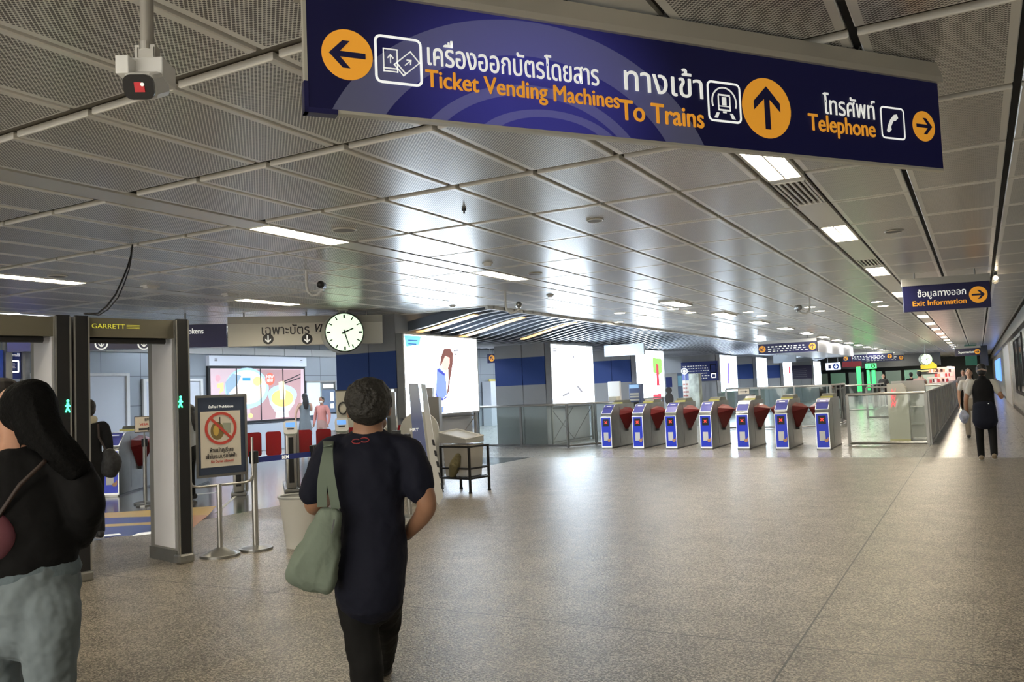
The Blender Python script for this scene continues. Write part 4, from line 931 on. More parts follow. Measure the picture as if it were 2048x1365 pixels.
part('printed_fruit', FR, sh, lambda b: b.prism(disc(20, rc*.42, ccx-rc*.22, ccz-rc*.15, rc*.55), (0,-.0135,0), UX, UZ, .001))
part('printed_fruit_flesh', mat('fruit_yellow', (.62,.42,.10), .6), sh, lambda b: b.prism(disc(16, rc*.18, ccx-rc*.30, ccz-rc*.12, rc*.33), (0,-.0145,0), UX, UZ, .001))
part('printed_box', mat('printed_grey_green', (.33,.36,.28), .6), sh, lambda b: b.prism([(ccx+rc*.02,ccz-rc*.4),(ccx+rc*.62,ccz-rc*.30),(ccx+rc*.66,ccz+rc*.30),(ccx+rc*.12,ccz+rc*.32)], (0,-.0130,0), UX, UZ, .001))
part('printed_stem', INK, sh, lambda b: b.box((ccx-rc*.05,-.0135,ccz+rc*.48), (rc*.06,.001,rc*.42)))
def ban(b):
    n = 40; O = disc(n, rc, ccx, ccz); I = disc(n, rc*.83, ccx, ccz)
    for k_ in range(n):
        b.prism([O[k_],O[(k_+1) % n],I[(k_+1) % n],I[k_]], (0,-.0155,0), UX, UZ, .001)
    c, s_ = math.cos(-PI/4), math.sin(-PI/4); b.prism([(ccx+x*c-z*s_, ccz+x*s_+z*c) for x, z in ((-rc*.85,-rc*.08),(rc*.85,-rc*.08),(rc*.85,rc*.08),(-rc*.85,rc*.08))], (0,-.0155,0), UX, UZ, .001)
part('ban_circle', mat('ban_red', (.55,.07,.05), .5), sh, ban)
txt('lettering', 'ห้ามนำทุเรียน', INK, sh, sh0+sw*.22, sh1-sw*.2, sz0+shh*.265, .058, y=-.014, bold=.0006)
txt('lettering', 'เข้าในระบบรถไฟฟ้า', INK, sh, sh0+sw*.12, sh1-sw*.12, sz0+shh*.155, .058, y=-.014, bold=.0006)
txt('lettering', 'No Durian Allowed', mat('ban_red'), sh, sh0+sw*.24, sh1-sw*.2, sz0+shh*.075, .04, y=-.014)
txt('lettering', 'ข้อห้าม / Prohibitions', WHITEV, bd, cx-w*.24, cx+w*.24, zt_-h*.16, .036, y=-.010)
# ------------------------------------------------------------------ stanchions and belts
def stanchion(loc, label, h=.98):
    t = empty('stanchion', loc, 0, label, 'stanchion', 'steel belt posts')
    part('base', STEELD, t, lambda b: (b.cyl((0,0,.012), .17, .024, 32), b.cyl((0,0,.035), .15, .025, 32, r2=.04)), 40)
    part('pole', STEEL, t, lambda b: b.cyl((0,0,h/2), .03, h-.04, 20), 40)
    part('belt_head', BLACK, t, lambda b: b.box((0,0,h-.03), (.07,.07,.13), bevel=.01)); return t
P1 = onz(512, 1100, 0); P0 = onz(291, 1008, 0); P2 = onz(820, 1037, 0)
stanchion(P1, 'steel belt post right of the no-durian sign', .97); stanchion(P0, 'steel belt post beyond the metal detector near the left gates', .98); stanchion(P2, 'steel belt post half hidden by the right arm of the dark-shirted person', 1.0)
P3 = onz(632, 1075, 0); stanchion(P3, 'steel belt post hidden behind the dark-shirted person', .97)
BELT = mat('blue_belt', (.02,.035,.22), .6)
def belt(A, B, z0, z1, label):
    d = (B-A); n = Vector((-d.y,d.x,0)).normalized()*.002
    o = part('belt', BELT, None, lambda b: b.hull([A+n*k_+Vector((0,0,z0+dz)) for k_ in (-1,1) for dz in (-.028,.028)]+[B+n*k_+Vector((0,0,z1+dz)) for k_ in (-1,1) for dz in (-.028,.028)]))
    return tag(o, label, 'belt', 'blue retractable belts')
for A_, B_, lb in ((P1,P3,'blue belt stretched between the post by the no-durian sign and the dark-shirted person'), (P3,P2,'blue belt passing behind the back of the dark-shirted person')):
    d_ = (B_-A_).normalized()*.045; o = belt(A_+d_, B_-d_, .91, .91, lb)
mk = onz(570, 1090, 0)
s_, z_ = onplane(572, 897, P1, math.degrees(math.atan2(P3.y-P1.y, P3.x-P1.x)))
bo = bpy.data.objects['belt']; d_ = (P3-P1).normalized()
o = text('lettering', 'BEM', WHITEV, bo, P1+d_*(s_-.06)+Vector((d_.y,-d_.x,0))*.004+Vector((0,0,.893)), .05, .001)
o.rotation_euler = (PI/2,0,math.atan2(d_.y,d_.x))
# ------------------------------------------------------------------ ramen screen on the ticket hall wall
XS = -19.9
def SX(px, py): p = onx(px, py, XS); return (p.y-17.7, p.z-.95)
t = empty('video_screen', (XS,17.7,.95), PI/2, 'large four-column video screen showing bowls of ramen noodles', 'screen')
e_ = lambda n, c=(1,1,1), s=1.0: mat(n, c, .4, emit=c, es=s*.38)
PKB = e_('screen_mauve', (.56,.43,.46), .95); Ls, Hs = 3.95, 1.62
part('casing', BLACK, t, lambda b: b.box2((-.08,-.0,-.07), (Ls+.08,.09,Hs+.07)))
part('top_casing', e_('white_lit_casing', (.70,.75,.84), .35), t, lambda b: (b.box2((-.08,-.06,Hs+.08), (Ls+.1,.09,Hs+.38)),))
part('casing_mark', INK, t, lambda b: [b.box2((x,-.066,Hs+.22+.05*k), (x+.1,-.06,Hs+.235+.05*k)) for x in (.12, Ls-.2) for k in (0,1)])
sf = part('picture', PKB, t, lambda b: b.box2((0,-.012,0), (Ls,0,Hs)))
def sp(nm, poly, m, lay): return part(nm, m, sf, lambda b: b.prism(poly, (0,-.013-.002*lay,0), UX, UZ, .0015))
def edisc(px, py, rx, ry, n=28): return [SX(px+rx*math.cos(2*PI*k/n), py+ry*math.sin(2*PI*k/n)) for k in range(n)]
sp('printed_table', [SX(*p) for p in ((500,740),(601,740),(601,836),(500,841))], e_('screen_wood', (.45,.27,.27), .7), 0.5)
sp('printed_bowl', edisc(493,777,44,41), e_('bowl_blue', (.42,.66,.85), 1.0), 1)
sp('printed_bowl_rim', edisc(493,775,38,34), e_('bowl_white', (.88,.9,.95), 1.1), 2)
sp('printed_noodles', edisc(497,786,29,20), e_('noodle_cream', (.82,.68,.52), 1.0), 3)
sp('printed_garnish', [SX(*p) for p in ((450,765),(465,748),(482,752),(472,772),(452,792))], e_('screen_grey_blue', (.30,.42,.52), .8), 4)
sp('printed_egg', edisc(514,763,9,9,14), e_('egg_yellow', (.85,.75,.25), 1.0), 4)
sp('printed_label', [SX(*p) for p in ((484,756),(500,756),(500,762),(484,762))], e_('label_blue', (.03,.3,.62), .9), 4.5)
sp('printed_badge', edisc(539,759,9.5,12.5,20), e_('badge_red', (.85,.16,.10), 1.0), 4)
for i_, (a0_, a1_, y_) in enumerate(((532,546,757),(533,545,765))): 
    (xa, za), (xb, zb2) = SX(a0_, y_), SX(a1_, y_); txt('lettering', ('MENU','NEW')[i_] if False else 'NEW', WHITEV, sf, xa, xb, za, .15, y=-.024, bold=.004)
    if i_ == 0: pass
sp('printed_cup', [SX(*p) for p in ((535,786),(592,786),(588,808),(577,824),(549,824),(539,808))], e_('bowl_lilac', (.55,.55,.72), .9), 1.5)  # cup side in one flat lilac tone
sp('printed_cup_rim', edisc(564,790,29,20), e_('bowl_blue'), 3)
sp('printed_soup', edisc(564,797,22,17), e_('soup_orange', (.85,.52,.18), 1.0), 4)
sp('printed_cup_foot', [SX(*p) for p in ((552,824),(575,824),(578,834),(550,836))], e_('bowl_white'), 2)
sp('printed_noodle_lift', [SX(*p) for p in ((556,765),(567,762),(571,785),(569,800),(559,800),(558,785))], e_('noodle_yellow', (.92,.82,.45), 1.1), 5)
sp('printed_chopstick', [SX(*p) for p in ((566,763),(600,748),(600,750),(567,765))], INK, 5)
sp('printed_chopstick', [SX(*p) for p in ((568,766),(600,755),(600,757),(569,768))], INK, 5)
sp('printed_pink_shape', edisc(435,757,5,7,12), e_('screen_pink', (.85,.35,.4), .9), 4)
sp('printed_yellow_shape', [SX(*p) for p in ((434,768),(446,766),(446,782),(438,788),(440,776),(434,776))], e_('egg_yellow'), 4)
sp('printed_yellow_shape', edisc(500,832,5,5,12), e_('egg_yellow'), 4)
for fr in (.25, .5, .75): part('screen_joint', INK, t, lambda b: b.box2((Ls*fr-.012,-.036,0), (Ls*fr+.012,-.012,Hs)))
part('plinth', mat('pale_grey_cabinet', (.42,.45,.50), .4), t, lambda b: b.box2((-.1,-.25,-.94), (Ls+.3,.09,-.12)))
# service window to the right of the screen
def SY(px, py, X=-19.95): p = onx(px, py, X); return p
p_a, p_b = SY(609, 760), SY(678, 760)
t = empty('service_counter', (-19.95,p_a.y,0), PI/2, 'brightly lit service counter window right of the ramen screen', 'counter'); Lw = p_b.y-p_a.y; 
part('counter', mat('counter_grey', (.35,.40,.48), .4), t, lambda b: b.box2((.35,-.35,0), (Lw+1.2,.0,1.0)))
part('lit_window', e_('office_glow', (.50,.64,.78), 1.1), t, lambda b: b.box2((0,-.02,1.0), (Lw*.42,.0,2.1)))
part('window_post', STEEL, t, lambda b: [b.box2((x,-.05,1.0), (x+.05,.02,2.14)) for x in (0,Lw*.42,Lw*.85)]+[b.box2((0,-.05,2.1), (Lw+1,.02,2.16))])
part('notice_pane', mat('slate_blue_board', (.13,.17,.24), .4), t, lambda b: b.box2((Lw*.44,-.03,1.05), (Lw*.85,0,1.85)))
part('paper', WHITEV, t, lambda b: (b.box2((Lw*.70,-.04,1.45), (Lw*.80,-.03,1.75)), b.box2((Lw*.70,-.04,1.2), (Lw*.80,-.03,1.36)), b.box2((Lw*.5,-.04,1.9), (Lw*.8,-.03,2.05))))
# hanging bits at far left
def wallboard(px0, py0, px1, py1, X, label, name, m, deco=None, cat='board', th=.06):
    a, b_ = onx(px0, py0, X), onx(px1, py1, X); t = empty(name, (X,a.y,b_.z), PI/2, label, cat)
    L_, h = b_.y-a.y, a.z-b_.z; f = part('panel', m, t, lambda b: b.box2((0,0,0), (L_,th,h)))
    part('hanger', STEELD, t, lambda b: [b.cyl((L_*q,th/2,(h+CEIL-b_.z)/2), .015, CEIL-b_.z-h) for q in (.15,.85)])
    if deco: deco(t, L_, h)
    return t
NB = mat('navy_info_board', (.03,.05,.24), .35)
def infodeco(t, L_, h):
    txt('lettering', 'วิธีการใช้', WHITEV, t, L_*.1, L_*.9, h*.82, h*.14, bold=.002)
    ringplate('diagram_frame', L_*.72, h*.45, .02, .025, WHITEV, t, -.004, (L_*.5,h*.45)); part('lettering', WHITEV, t, lambda b: [b.box2((L_*.3,-.004,h*(.35+.05*k)), (L_*(.55+.05*(k % 2)),0,h*(.36+.05*k))) for k in range(5)])
wallboard(14, 703, 42, 758, -15, 'navy information board with a white framed diagram at the far left', 'information_board', NB, infodeco)
wallboard(-30, 700, 7, 756, -15, 'blue board cut off by the left edge of the photo', 'information_board', mat('bright_blue_board', (.04,.09,.45), .35))
wallboard(44, 702, 60, 764, -17, 'pale picture board right of the navy information board', 'picture_board', mat('pale_picture', (.42,.42,.42), .5, noise=(3,.5)))
wallboard(73, 703, 97, 714, -17, 'small dark departure screen above the white doors at left', 'screen', BLACK, None, 'screen')
S(part('trim_5', STEEL, None, lambda b: (b.box2((-15.05,onx(8,700,-15).y,0), (-14.95,onx(8,700,-15).y+.12,CEIL)), b.box2((-15.05,onx(42,700,-15).y,0), (-14.95,onx(42,700,-15).y+.05,CEIL)))))
# things in the gap between the first advert and the second column
a, b_ = onx(966, 764, -19.9), onx(983, 806, -19.9)
tag(part('white_cabinet', PALE, None, lambda b: b.box2((-19.95,a.y,0), (-19.5,b_.y,a.z))), 'pale blue cabinet seen between the first advert and the blue banded column', 'cabinet')
a_, b_ = ony(975, 727, 25), ony(1000, 727, 25); b_.z = a_.z
t, L_ = hang_sign('direction_sign', 'small blue sign with an orange up-left arrow between the first two adverts', a_, b_, a_.z, ony(975, 709, 25).z-a_.z, .1, 0)
arrow_disc(t, L_*.36, .16, .11, 2.36, -.003)
t = empty('wall_notice', onx(988, 775, -19.9), PI/2, 'pale yellow framed notice on the wall beside the blue banded column', 'notice'); part('frame', mat('yellow_frame', (.6,.5,.15), .5), t, lambda b: b.box((0,0,0), (.9,.04,.75))); part('sheet', WHITE, t, lambda b: b.box((0,-.022,0), (.65,.01,.5)))
# navy wall board beyond the gates
a, b_ = ony(1362, 726, 37.9), ony(1437, 761, 37.9)
t = empty('route_board', (a.x,37.88,b_.z), 0, 'wide navy wall board with rows of small white text beyond the gates', 'board'); L_, h = b_.x-a.x, a.z-b_.z
part('panel', NB, t, lambda b: b.box2((0,0,0), (L_,.08,h)))
busy_rows(t, L_, h, [(h*(.12+.13*k), h*.035) for k in range(6)], x0=.05, x1=.72, seed=9)
ringplate('picture_frame', .28, .4, .03, .03, mat('dull_gold', (.4,.38,.2), .5), t, -.003, (L_*.88,h*.62)); ringplate('picture_frame', .22, .2, .03, .03, WHITEV, t, -.003, (L_*.88,h*.25))
S(part('wall_left', WALLG, None, lambda b: b.box2((-20,37.98,0), (-10.6,38.2,CEIL+.3))))
# second such board farther on
a, b_ = ony(1584, 732, 62.6), ony(1625, 757, 62.6)
t = empty('route_board', (a.x,62.55,b_.z), 0, 'smaller navy wall board farther away, right of the sixth advert', 'board'); L_, h = b_.x-a.x, a.z-b_.z
part('panel', mat('brownish_navy', (.05,.04,.10), .35), t, lambda b: b.box2((0,0,0), (L_,.08,h))); busy_rows(t, L_, h, [(h*(.15+.14*k), h*.03) for k in range(5)], m=mat('dim_white', (.35,.35,.4), .5), x0=.1, x1=.7, seed=11)
S(part('wall_left', WALLG, None, lambda b: b.box2((-20,62.7,0), (-10.6,62.9,CEIL+.3))))
# standing advert boards between the third and fourth adverts
def board_at(px0, px1, pyt, Y, z0, label, m, name='display_board', deco=None, th=.35, cat='display'):
    a, b_ = ony(px0, pyt, Y), ony(px1, pyt, Y); t = empty(name, (a.x,Y,0), 0, label, cat); L_ = b_.x-a.x; h = a.z
    part('panel', m, t, lambda b: b.box2((0,0,z0), (L_,th,h), bevel=.01))
    if z0 > .02: part('stand', STEELD, t, lambda b: (b.box2((L_*.4,th*.3,.02), (L_*.6,th*.6,z0)), b.box2((L_*.1,0,0), (L_*.9,th,.03))))
    if deco: deco(t, L_, h)
    return t
PG = mat('pale_grey_board', (.62,.63,.61), .45)
board_at(1328, 1360, 748, 33, .0, 'pale grey standing board with a small blue square beyond the gates', PG, deco=lambda t, L_, h: (part('blue_square', NB, t, lambda b: b.box2((L_*.1,-.01,h-.55), (L_*.48,0,h-.15))), part('printed_bear', mat('dark_print', (.10,.08,.07), .6), t, lambda b: (b.sph((L_*.25,-.0,.95), (.18,.02,.25)), b.sph((L_*.25,-.0,1.3), (.13,.02,.13))))))
board_at(1354, 1364, 747, 31.5, .0, 'narrow blue and pink standing banner beyond the gates', mat('blue_grey_banner', (.16,.22,.34), .45), deco=lambda t, L_, h: part('printed_picture', e_('cyan_print', (.2,.45,.6), .3), t, lambda b: b.box2((L_*.1,-.01,h-.5), (L_*.9,0,h-.1))))
board_at(1364, 1377, 748, 30.5, .0, 'narrow cream standing banner with rows of red and grey writing', mat('cream_banner', (.52,.48,.42), .5), deco=lambda t, L_, h: (part('header', NB, t, lambda b: b.box2((0,-.01,h-.25), (L_,0,h))), part('lettering', mat('brown_red_print', (.3,.1,.08), .5), t, lambda b: [b.box2((L_*.1,-.01,.5+.14*k), (L_*(.7+.1*(k % 3)),0,.56+.14*k)) for k in range(8)])))
board_at(1377, 1397, 748, 30.2, .0, 'grey-green standing banner with a blurred picture, right of the cream one', mat('grey_green_picture', (.30,.32,.27), .35, noise=(2.5,.6)))
# round disc sign above them
p = ony(1369, 743, 30.4); t = empty('round_sign', (p.x,30.4,p.z), 0, 'tiny round white sign with a number above the cream banner', 'sign'); part('disc', WHITE, t, lambda b: b.cyl((0,0,0), .12, .04, axis='Y')); ringplate('ring', .16, .16, .078, .02, NAVY, t, -.024, (0,0)); part('support', STEELD, t, lambda b: b.cyl((0,.03,-p.z/2), .01, p.z))
# white boards and blue monitor by the left gates
board_at(1215, 1239, 764, 21.9, .0, 'tall white standing board behind the leftmost fare gate', WHITE, th=.1, cat='board')
board_at(1217, 1233, 794, 21.3, .0, 'low cream box standing in front of the tall white board', mat('cream_box', (.55,.54,.45), .5), 'box', th=.3, cat='box')
board_at(1257, 1279, 769, 22.3, .0, 'navy self-service machine with pale panels behind the second fare gate', mat('navy_machine', (.06,.09,.20), .35), 'machine', th=.3, cat='machine', deco=lambda t, L_, h: (part('header', e_('pale_blue_header', (.3,.5,.75), .4), t, lambda b: b.box2((L_*.08,-.02,h-.12), (L_*.92,0,h-.02))), part('panel_rows', mat('pale_rows', (.45,.46,.42), .5), t, lambda b: [b.box2((L_*.1,-.02,h-.30-.08*k), (L_*.92,0,h-.25-.08*k)) for k in range(3)]), part('screen', BLACK, t, lambda b: b.box2((L_*.2,-.02,h-.65), (L_*.85,0,h-.5)))))
# grey cabinet with flaps at gate five
board_at(1474, 1502, 790, 23.0, .0, 'grey cabinet behind the middle fare gates under the small arrow notice', mat('grey_cabinet', (.10,.12,.15), .4), 'cabinet', th=.5, cat='cabinet')
# white kiosk with red arrows inside the fenced area
a, b_ = ony(1773, 770, 21.4), ony(1806, 770, 21.4); L_ = b_.x-a.x; h = ony(1773, 769, 21.4).z
KW = milky('milky_acrylic', (.66,.65,.58), .82)
t = empty('acrylic_cabinet', (a.x,21.4,0), 0, 'milky white cabinet with red arrow marks behind the glass fence', 'cabinet')
part('front_box', KW, t, lambda b: b.prism([(0,0),(L_*1.25,0),(L_*1.25,h*.80),(L_*1.1,h*.93),(L_*.9,h),(0,h)], (0,0,0), UX, UZ, .45))
part('rear_wing', milky('milky_wing', (.6,.6,.58), .55), t, lambda b: b.box2((L_*.15,.5,.05), (L_*2.2,.62,h+.06)))
part('shelf', WHITE, t, lambda b: [b.box2((L_*.9,.46,z), (L_*2.0,.9,z+.02)) for z in (.35,.75)])
part('base', mat('yellowed_base', (.55,.5,.25), .5), t, lambda b: b.box2((.0,-.01,0), (L_*1.25,.46,.05)))
part('red_arrow', mat('red_glow_print', (.9,.15,.15), .5, emit=(.9,.1,.12), es=.7), t, lambda b: [b.prism([(L_*.22,z),(L_*.32,z+.09),(L_*.42,z),(L_*.55,z+.1),(L_*.42,z-.08),(L_*.32,z+.01),(L_*.22,z-.09)], (0,-.012,0), UX, UZ, .004) for z in (h-.2,h-.32,h-.46)])
# cosmetics stall and machines down the corridor
t = empty('market_stall', (-1.42,37,0), 0, 'brightly lit pink and white market stall behind the corridor barrier', 'stall')
part('counter', WHITE, t, lambda b: b.box2((-.45,0,0), (.35,12,1.15)))
part('lit_back', e_('stall_glow', (1,.70,.60), .7), t, lambda b: b.box2((-.45,11.8,1.15), (.35,11.9,1.85)))
part('lit_header', e_('stall_white', (1,.93,.9), 1.4), t, lambda b: b.box2((.2,5,1.75), (.35,11.9,1.82)))
part('shelf', e_('stall_shelf', (.9,.6,.55), .8), t, lambda b: [b.box2((-.4,.5+.0,1.35+.2*k), (.3,11.7,1.37+.2*k)) for k in range(2)])
rs = random.Random(4)
GOODS = [e_('goods_red', (.6,.1,.1), .4), e_('goods_tan', (.7,.4,.25), .6), e_('goods_white', (.9,.8,.78), .7), e_('goods_dark', (.12,.05,.04), .1)]
for k in range(40):
    m_ = GOODS[rs.randrange(4)]; x, y, z = rs.uniform(-.35,.25), rs.uniform(.6,11.5), (1.15,1.37,1.57)[rs.randrange(3)]
    b = MB(); b.cyl((x,y,z+.07), .05, .14, 10); o = b.build('goods', m_, t)
board_at(1730, 1742, 782, 60, .0, 'dark round drum machine far beyond the fence', STEELD, 'machine', cat='machine')
# yellow kiosk sign + machine far
p = ony(1858, 742, 54); t = empty('kiosk', (p.x,54,0), 0, 'dark kiosk with a glowing yellow peaked sign far down the hall', 'kiosk')
part('cabinet', mat('dark_kiosk', (.05,.05,.045), .4), t, lambda b: b.box2((-.6,0,0), (.6,.8,1.75)))
part('lit_front', e_('kiosk_front', (.45,.5,.42), .7), t, lambda b: b.box2((-.42,-.02,.9), (.42,0,1.5)))
part('light_bar', e_('kiosk_yellow', (1,.8,.3), 2.0), t, lambda b: b.box2((-.6,-.05,1.68), (.6,0,1.75)))
part('peaked_sign', e_('kiosk_sign', (.75,.55,.05), 1.1), t, lambda b: b.prism([(-.42,0),(.42,0),(.42,.2),(.15,.42),(-.15,.42),(-.42,.2)], (0,0,1.83), UX, UZ, .1))
tag(part('signboard', mat('dark_green_board', (.01,.10,.07), .4, emit=(.01,.12,.08), es=.12), None, lambda b: b.box2((ony(1877,0,60).x,60,1.95), (ony(1900,0,60).x,60.1,CEIL))), 'dark green hanging board right of the far clock', 'sign')
tag(part('signboard', mat('dark_grey_board', (.05,.05,.05), .4), None, lambda b: b.box2((ony(1906,0,62).x,62,1.9), (ony(1922,0,62).x,62.1,CEIL))), 'dark grey hanging board under the supermarket sign', 'sign')
# far shop front with greenish lit windows
t = empty('shop_front', (-12,72,0), 0, 'dim shop front with greenish lit windows at the far end of the hall', 'shop')
part('fascia', mat('shop_dark', (.12,.12,.105), .5), t, lambda b: (b.box2((0,0,2.2), (9.5,.4,3.15)), b.box2((0,0,0), (9.5,.4,.9))))
part('lit_ceiling', e_('shop_warm', (.9,.8,.4), 1.4), t, lambda b: b.box2((.3,.6,2.6), (3.5,3,2.65)))
for k in range(7): part('lit_window', e_('shop_green', (.16,.30,.20), .55) if k % 2 else e_('shop_dim', (.12,.16,.12), .5), t, lambda b: b.box2((.2+1.35*k,.1,.9), (1.3+1.35*k,.2,1.9)))
# ------------------------------------------------------------------ rack with a plastic crate, bin, folding sign, machines near the column
pr, pl_ = onz(941, 988, 0), onz(884, 985, 0)
D_ = depth(pr); d = (pr-pl_); wd = .56; an = math.atan2(d.y, d.x)
BK = mat('black_steel_tube', (.015,.014,.014), .4, .3)
t = empty('crate_rack', pl_, an, 'black metal rack holding a cloudy plastic crate, right of the dark-shirted person', 'rack')
wd = d.length; zt2 = onplane(941, 890, pr, 0)[1]
ztop = (W(941, 893, D_)).z
for x in (0, wd):
    for y in (0, .45): part('leg', BK, t, lambda b: (b.box((x,y,ztop/2), (.03,.03,ztop)), b.cyl((x,y,.012), .028, .024)))
for z in (ztop-.014,ztop*.52,.22): part('rail', BK, t, lambda b: [b.box((wd/2,y,z), (wd,.028,.028)) for y in (0,.45)]+[b.box((x,.225,z), (.028,.45,.028)) for x in (0,wd)])
part('shelf_bar', BK, t, lambda b: [b.box((wd*(.1+.2*k),.225,.23), (.02,.45,.02)) for k in range(5)])
cr = empty('plastic_crate', pl_, an, 'cloudy plastic crate standing in the black rack, crumpled cloth inside', 'crate')
part('crate_body', milky('cloudy_plastic', (.55,.52,.45), .75), cr, lambda b: b.hull([Vector((x,y,z)) for x, y, z in ((.06,.04,.245),(wd-.10,.04,.245),(.06,.40,.245),(wd-.10,.40,.245),(.03,.03,ztop+.02),(wd-.06,.03,ztop+.02),(.03,.42,ztop+.02),(wd-.06,.42,ztop+.02))]))
part('crumpled_cloth', mat('olive_cloth', (.16,.14,.07), .9, bump=(20,1,.02)), cr, lambda b: b.chain([(.22,.02,.28),(.28,.015,.42),(.34,.02,.55)], [.06,.09,.05], sub=3))
tb = empty('grey_tray', (pl_.x,pl_.y,ztop+.03), an, 'pale grey sloping tray lying on top of the plastic crate', 'tray')
part('tray_body', mat('tray_grey', (.40,.40,.38), .4), tb, lambda b: b.hull([Vector(p) for p in ((-.02,.0,.01),(wd-.05,.0,.01),(-.02,.42,.01),(wd-.05,.42,.01),(-.02,.0,.17),(wd-.05,.0,.07),(-.02,.42,.20),(wd-.05,.42,.10))]))
part('tray_rim', WHITE, tb, lambda b: b.tube([(-.02,.0,.175),(wd-.05,.0,.075),(wd-.05,.42,.105),(-.02,.42,.205)], .01, 6, True))
# translucent bin
pb = onz(603, 1094, 0); Db = depth(pb); kb = Db/F
rt, rb, hb = 42*kb, 29*kb, W(603, 993, Db).z
t = empty('waste_bin', pb, 0, 'cloudy plastic waste bin behind the green tote bag', 'bin')
part('bin_body', milky('bin_plastic', (.70,.69,.64), .72), t, lambda b: b.cyl((0,0,hb/2), rb, hb, 36, r2=rt, caps=False), 60)
part('bin_floor', WHITE, t, lambda b: b.cyl((0,0,.01), rb*.98, .02, 36))
part('bin_liner', milky('thin_liner', (.6,.62,.6), .45), t, lambda b: b.cyl((0,0,hb*.56), rb*.97, hb*.9, 36, r2=rt*.96, caps=False), 60)
part('rim', mat('bin_rim', (.35,.36,.35), .35), t, lambda b: b.tube([(rt*math.cos(PI*q_/18),rt*math.sin(PI*q_/18),hb) for q_ in range(36)], .013, 8, True), 60)
# leaning folding display: two tall narrow boards
DD = depth(onz(855, 1010, 0))
def lean(name, px, label, m_, deco=None, D0=DD, th=.05, cat='banner'):
    P_ = [W(x, y, D0) for x, y in px]; o = P_[3]; ux = RIGHT; t = empty(name, (P_[3].x,P_[3].y,0), math.atan2(RIGHT.y, RIGHT.x), label, cat)
    poly = [((p-o).dot(RIGHT), p.z) for p in P_]
    part('board', m_, t, lambda b: b.prism(poly, (0,0,0), UX, UZ, th)); 
    if deco: deco(t, poly)
    return t
def vgrad(name, top, bot, z0, z1):
    m = mat(name, top, .4); nt = m.node_tree; tc = nt.nodes.new('ShaderNodeTexCoord'); sx = nt.nodes.new('ShaderNodeSeparateXYZ'); mr = nt.nodes.new('ShaderNodeMapRange'); mx = nt.nodes.new('ShaderNodeMix'); mx.data_type = 'RGBA'
    nt.links.new(tc.outputs['Object'], sx.inputs[0]); nt.links.new(sx.outputs['Z'], mr.inputs[0]); mr.inputs[1].default_value = z0; mr.inputs[2].default_value = z1
    nt.links.new(mr.outputs[0], mx.inputs[0]); mx.inputs[6].default_value = (*bot,1); mx.inputs[7].default_value = (*top,1); nt.links.new(mx.outputs[2], nt.nodes['Principled BSDF'].inputs['Base Color']); return m
def d1(t, p):
    kx = DD/F; zq = lambda py: W(840, py, DD).z; txt('lettering', 'MRT', WHITEV, t, (826-855)*kx, (843-855)*kx, zq(863), .06, bold=.001); txt('lettering', 'Line', WHITEV, t, (831-855)*kx, (842-855)*kx, zq(888), .055, bold=.001); part('printed_dash', WHITEV, t, lambda b: [b.box(((x-855)*kx,-.003,zq(885)), (.018,.003,.006)) for x in (828,845)])
lean('folding_banner', [(815,767),(834,768),(860,960),(855,1030),(838,1030)], 'tall narrow blue banner with MRT and Line on it, beside the bright advert', vgrad('blue_banner_print', (.62,.70,.85), (.15,.19,.42), 1.15, 1.6), d1)
lean('folding_banner', [(840,768),(849,769),(886,995),(877,1011),(870,1000)], 'second tall pale banner leaning right, with small dark pictures down its side', vgrad('pale_banner_print', (.62,.72,.82), (.75,.75,.73), 1.2, 1.5), lambda t, p: [part('printed_picture', INK, t, lambda b: b.prism([((x-870)*(DD-.15)/F, W(860,y,DD-.15).z) for x, y in ((861+3.6*k,880+22*k),(866+3.6*k,881+22*k),(868+3.6*k,893+22*k),(863+3.6*k,892+22*k))], (0,-.003,0), UX, UZ, .002)) for k in range(5)], D0=DD-.15)
# round-topped white totem and machines behind the dark-shirted person
DT = DD+1.6
def blockpx(name, px0, px1, pyt, D0, label, m_, cat, th=.4, deco=None, rnd=False, z0=0):
    a, b_ = W(px0, pyt, D0), W(px1, pyt, D0); t = empty(name, (a.x,a.y,0), math.atan2(RIGHT.y, RIGHT.x), label, cat); L_ = (b_-a).dot(RIGHT); h = (a.z+b_.z)/2
    if rnd: r = L_/2; poly = [(0,z0),(L_,z0)]+[(L_/2+r*math.cos(PI*k/16), h-r+r*math.sin(PI*k/16)) for k in range(17)]
    else: poly = [(0,z0),(L_,z0),(L_,h),(0,h)]
    part('body', m_, t, lambda b: b.prism(poly, (0,0,0), UX, UZ, th))
    if deco: deco(t, L_, h)
    return t
blockpx('round_topped_board', 798, 876, 824, DT, 'big round-topped pale board behind the tall blue banner', mat('pale_totem', (.50,.50,.46), .5), 'board', .12, rnd=True)
blockpx('machine_cabinet', 846, 877, 795, DT+.5, 'grey-brown cabinet behind the banners under the bright advert', mat('grey_brown_cabinet', (.20,.195,.19), .45), 'cabinet', .6, lambda t, L_, h: part('upper_box', mat('grey_upper_box', (.3,.3,.31), .4), t, lambda b: b.box2((.02,.05,h), (L_*.6,.4,h+.16))))
blockpx('scanner_machine', 672, 782, 781, DD+4.3, 'cream baggage scanner cabinet behind the head of the dark-shirted person', mat('cream_machine', (.52,.51,.43), .45), 'scanner', .45, lambda t, L_, h: (part('lid', BLACK, t, lambda b: b.box2((-.01,-.01,h), (.35,.5,h+.02))), part('round_handle', BLACK, t, lambda b: b.tube([(.12+.08*math.cos(q_*PI/8),-.02,h-.32+.11*math.sin(q_*PI/8)) for q_ in range(16)], .012, 6, True))))
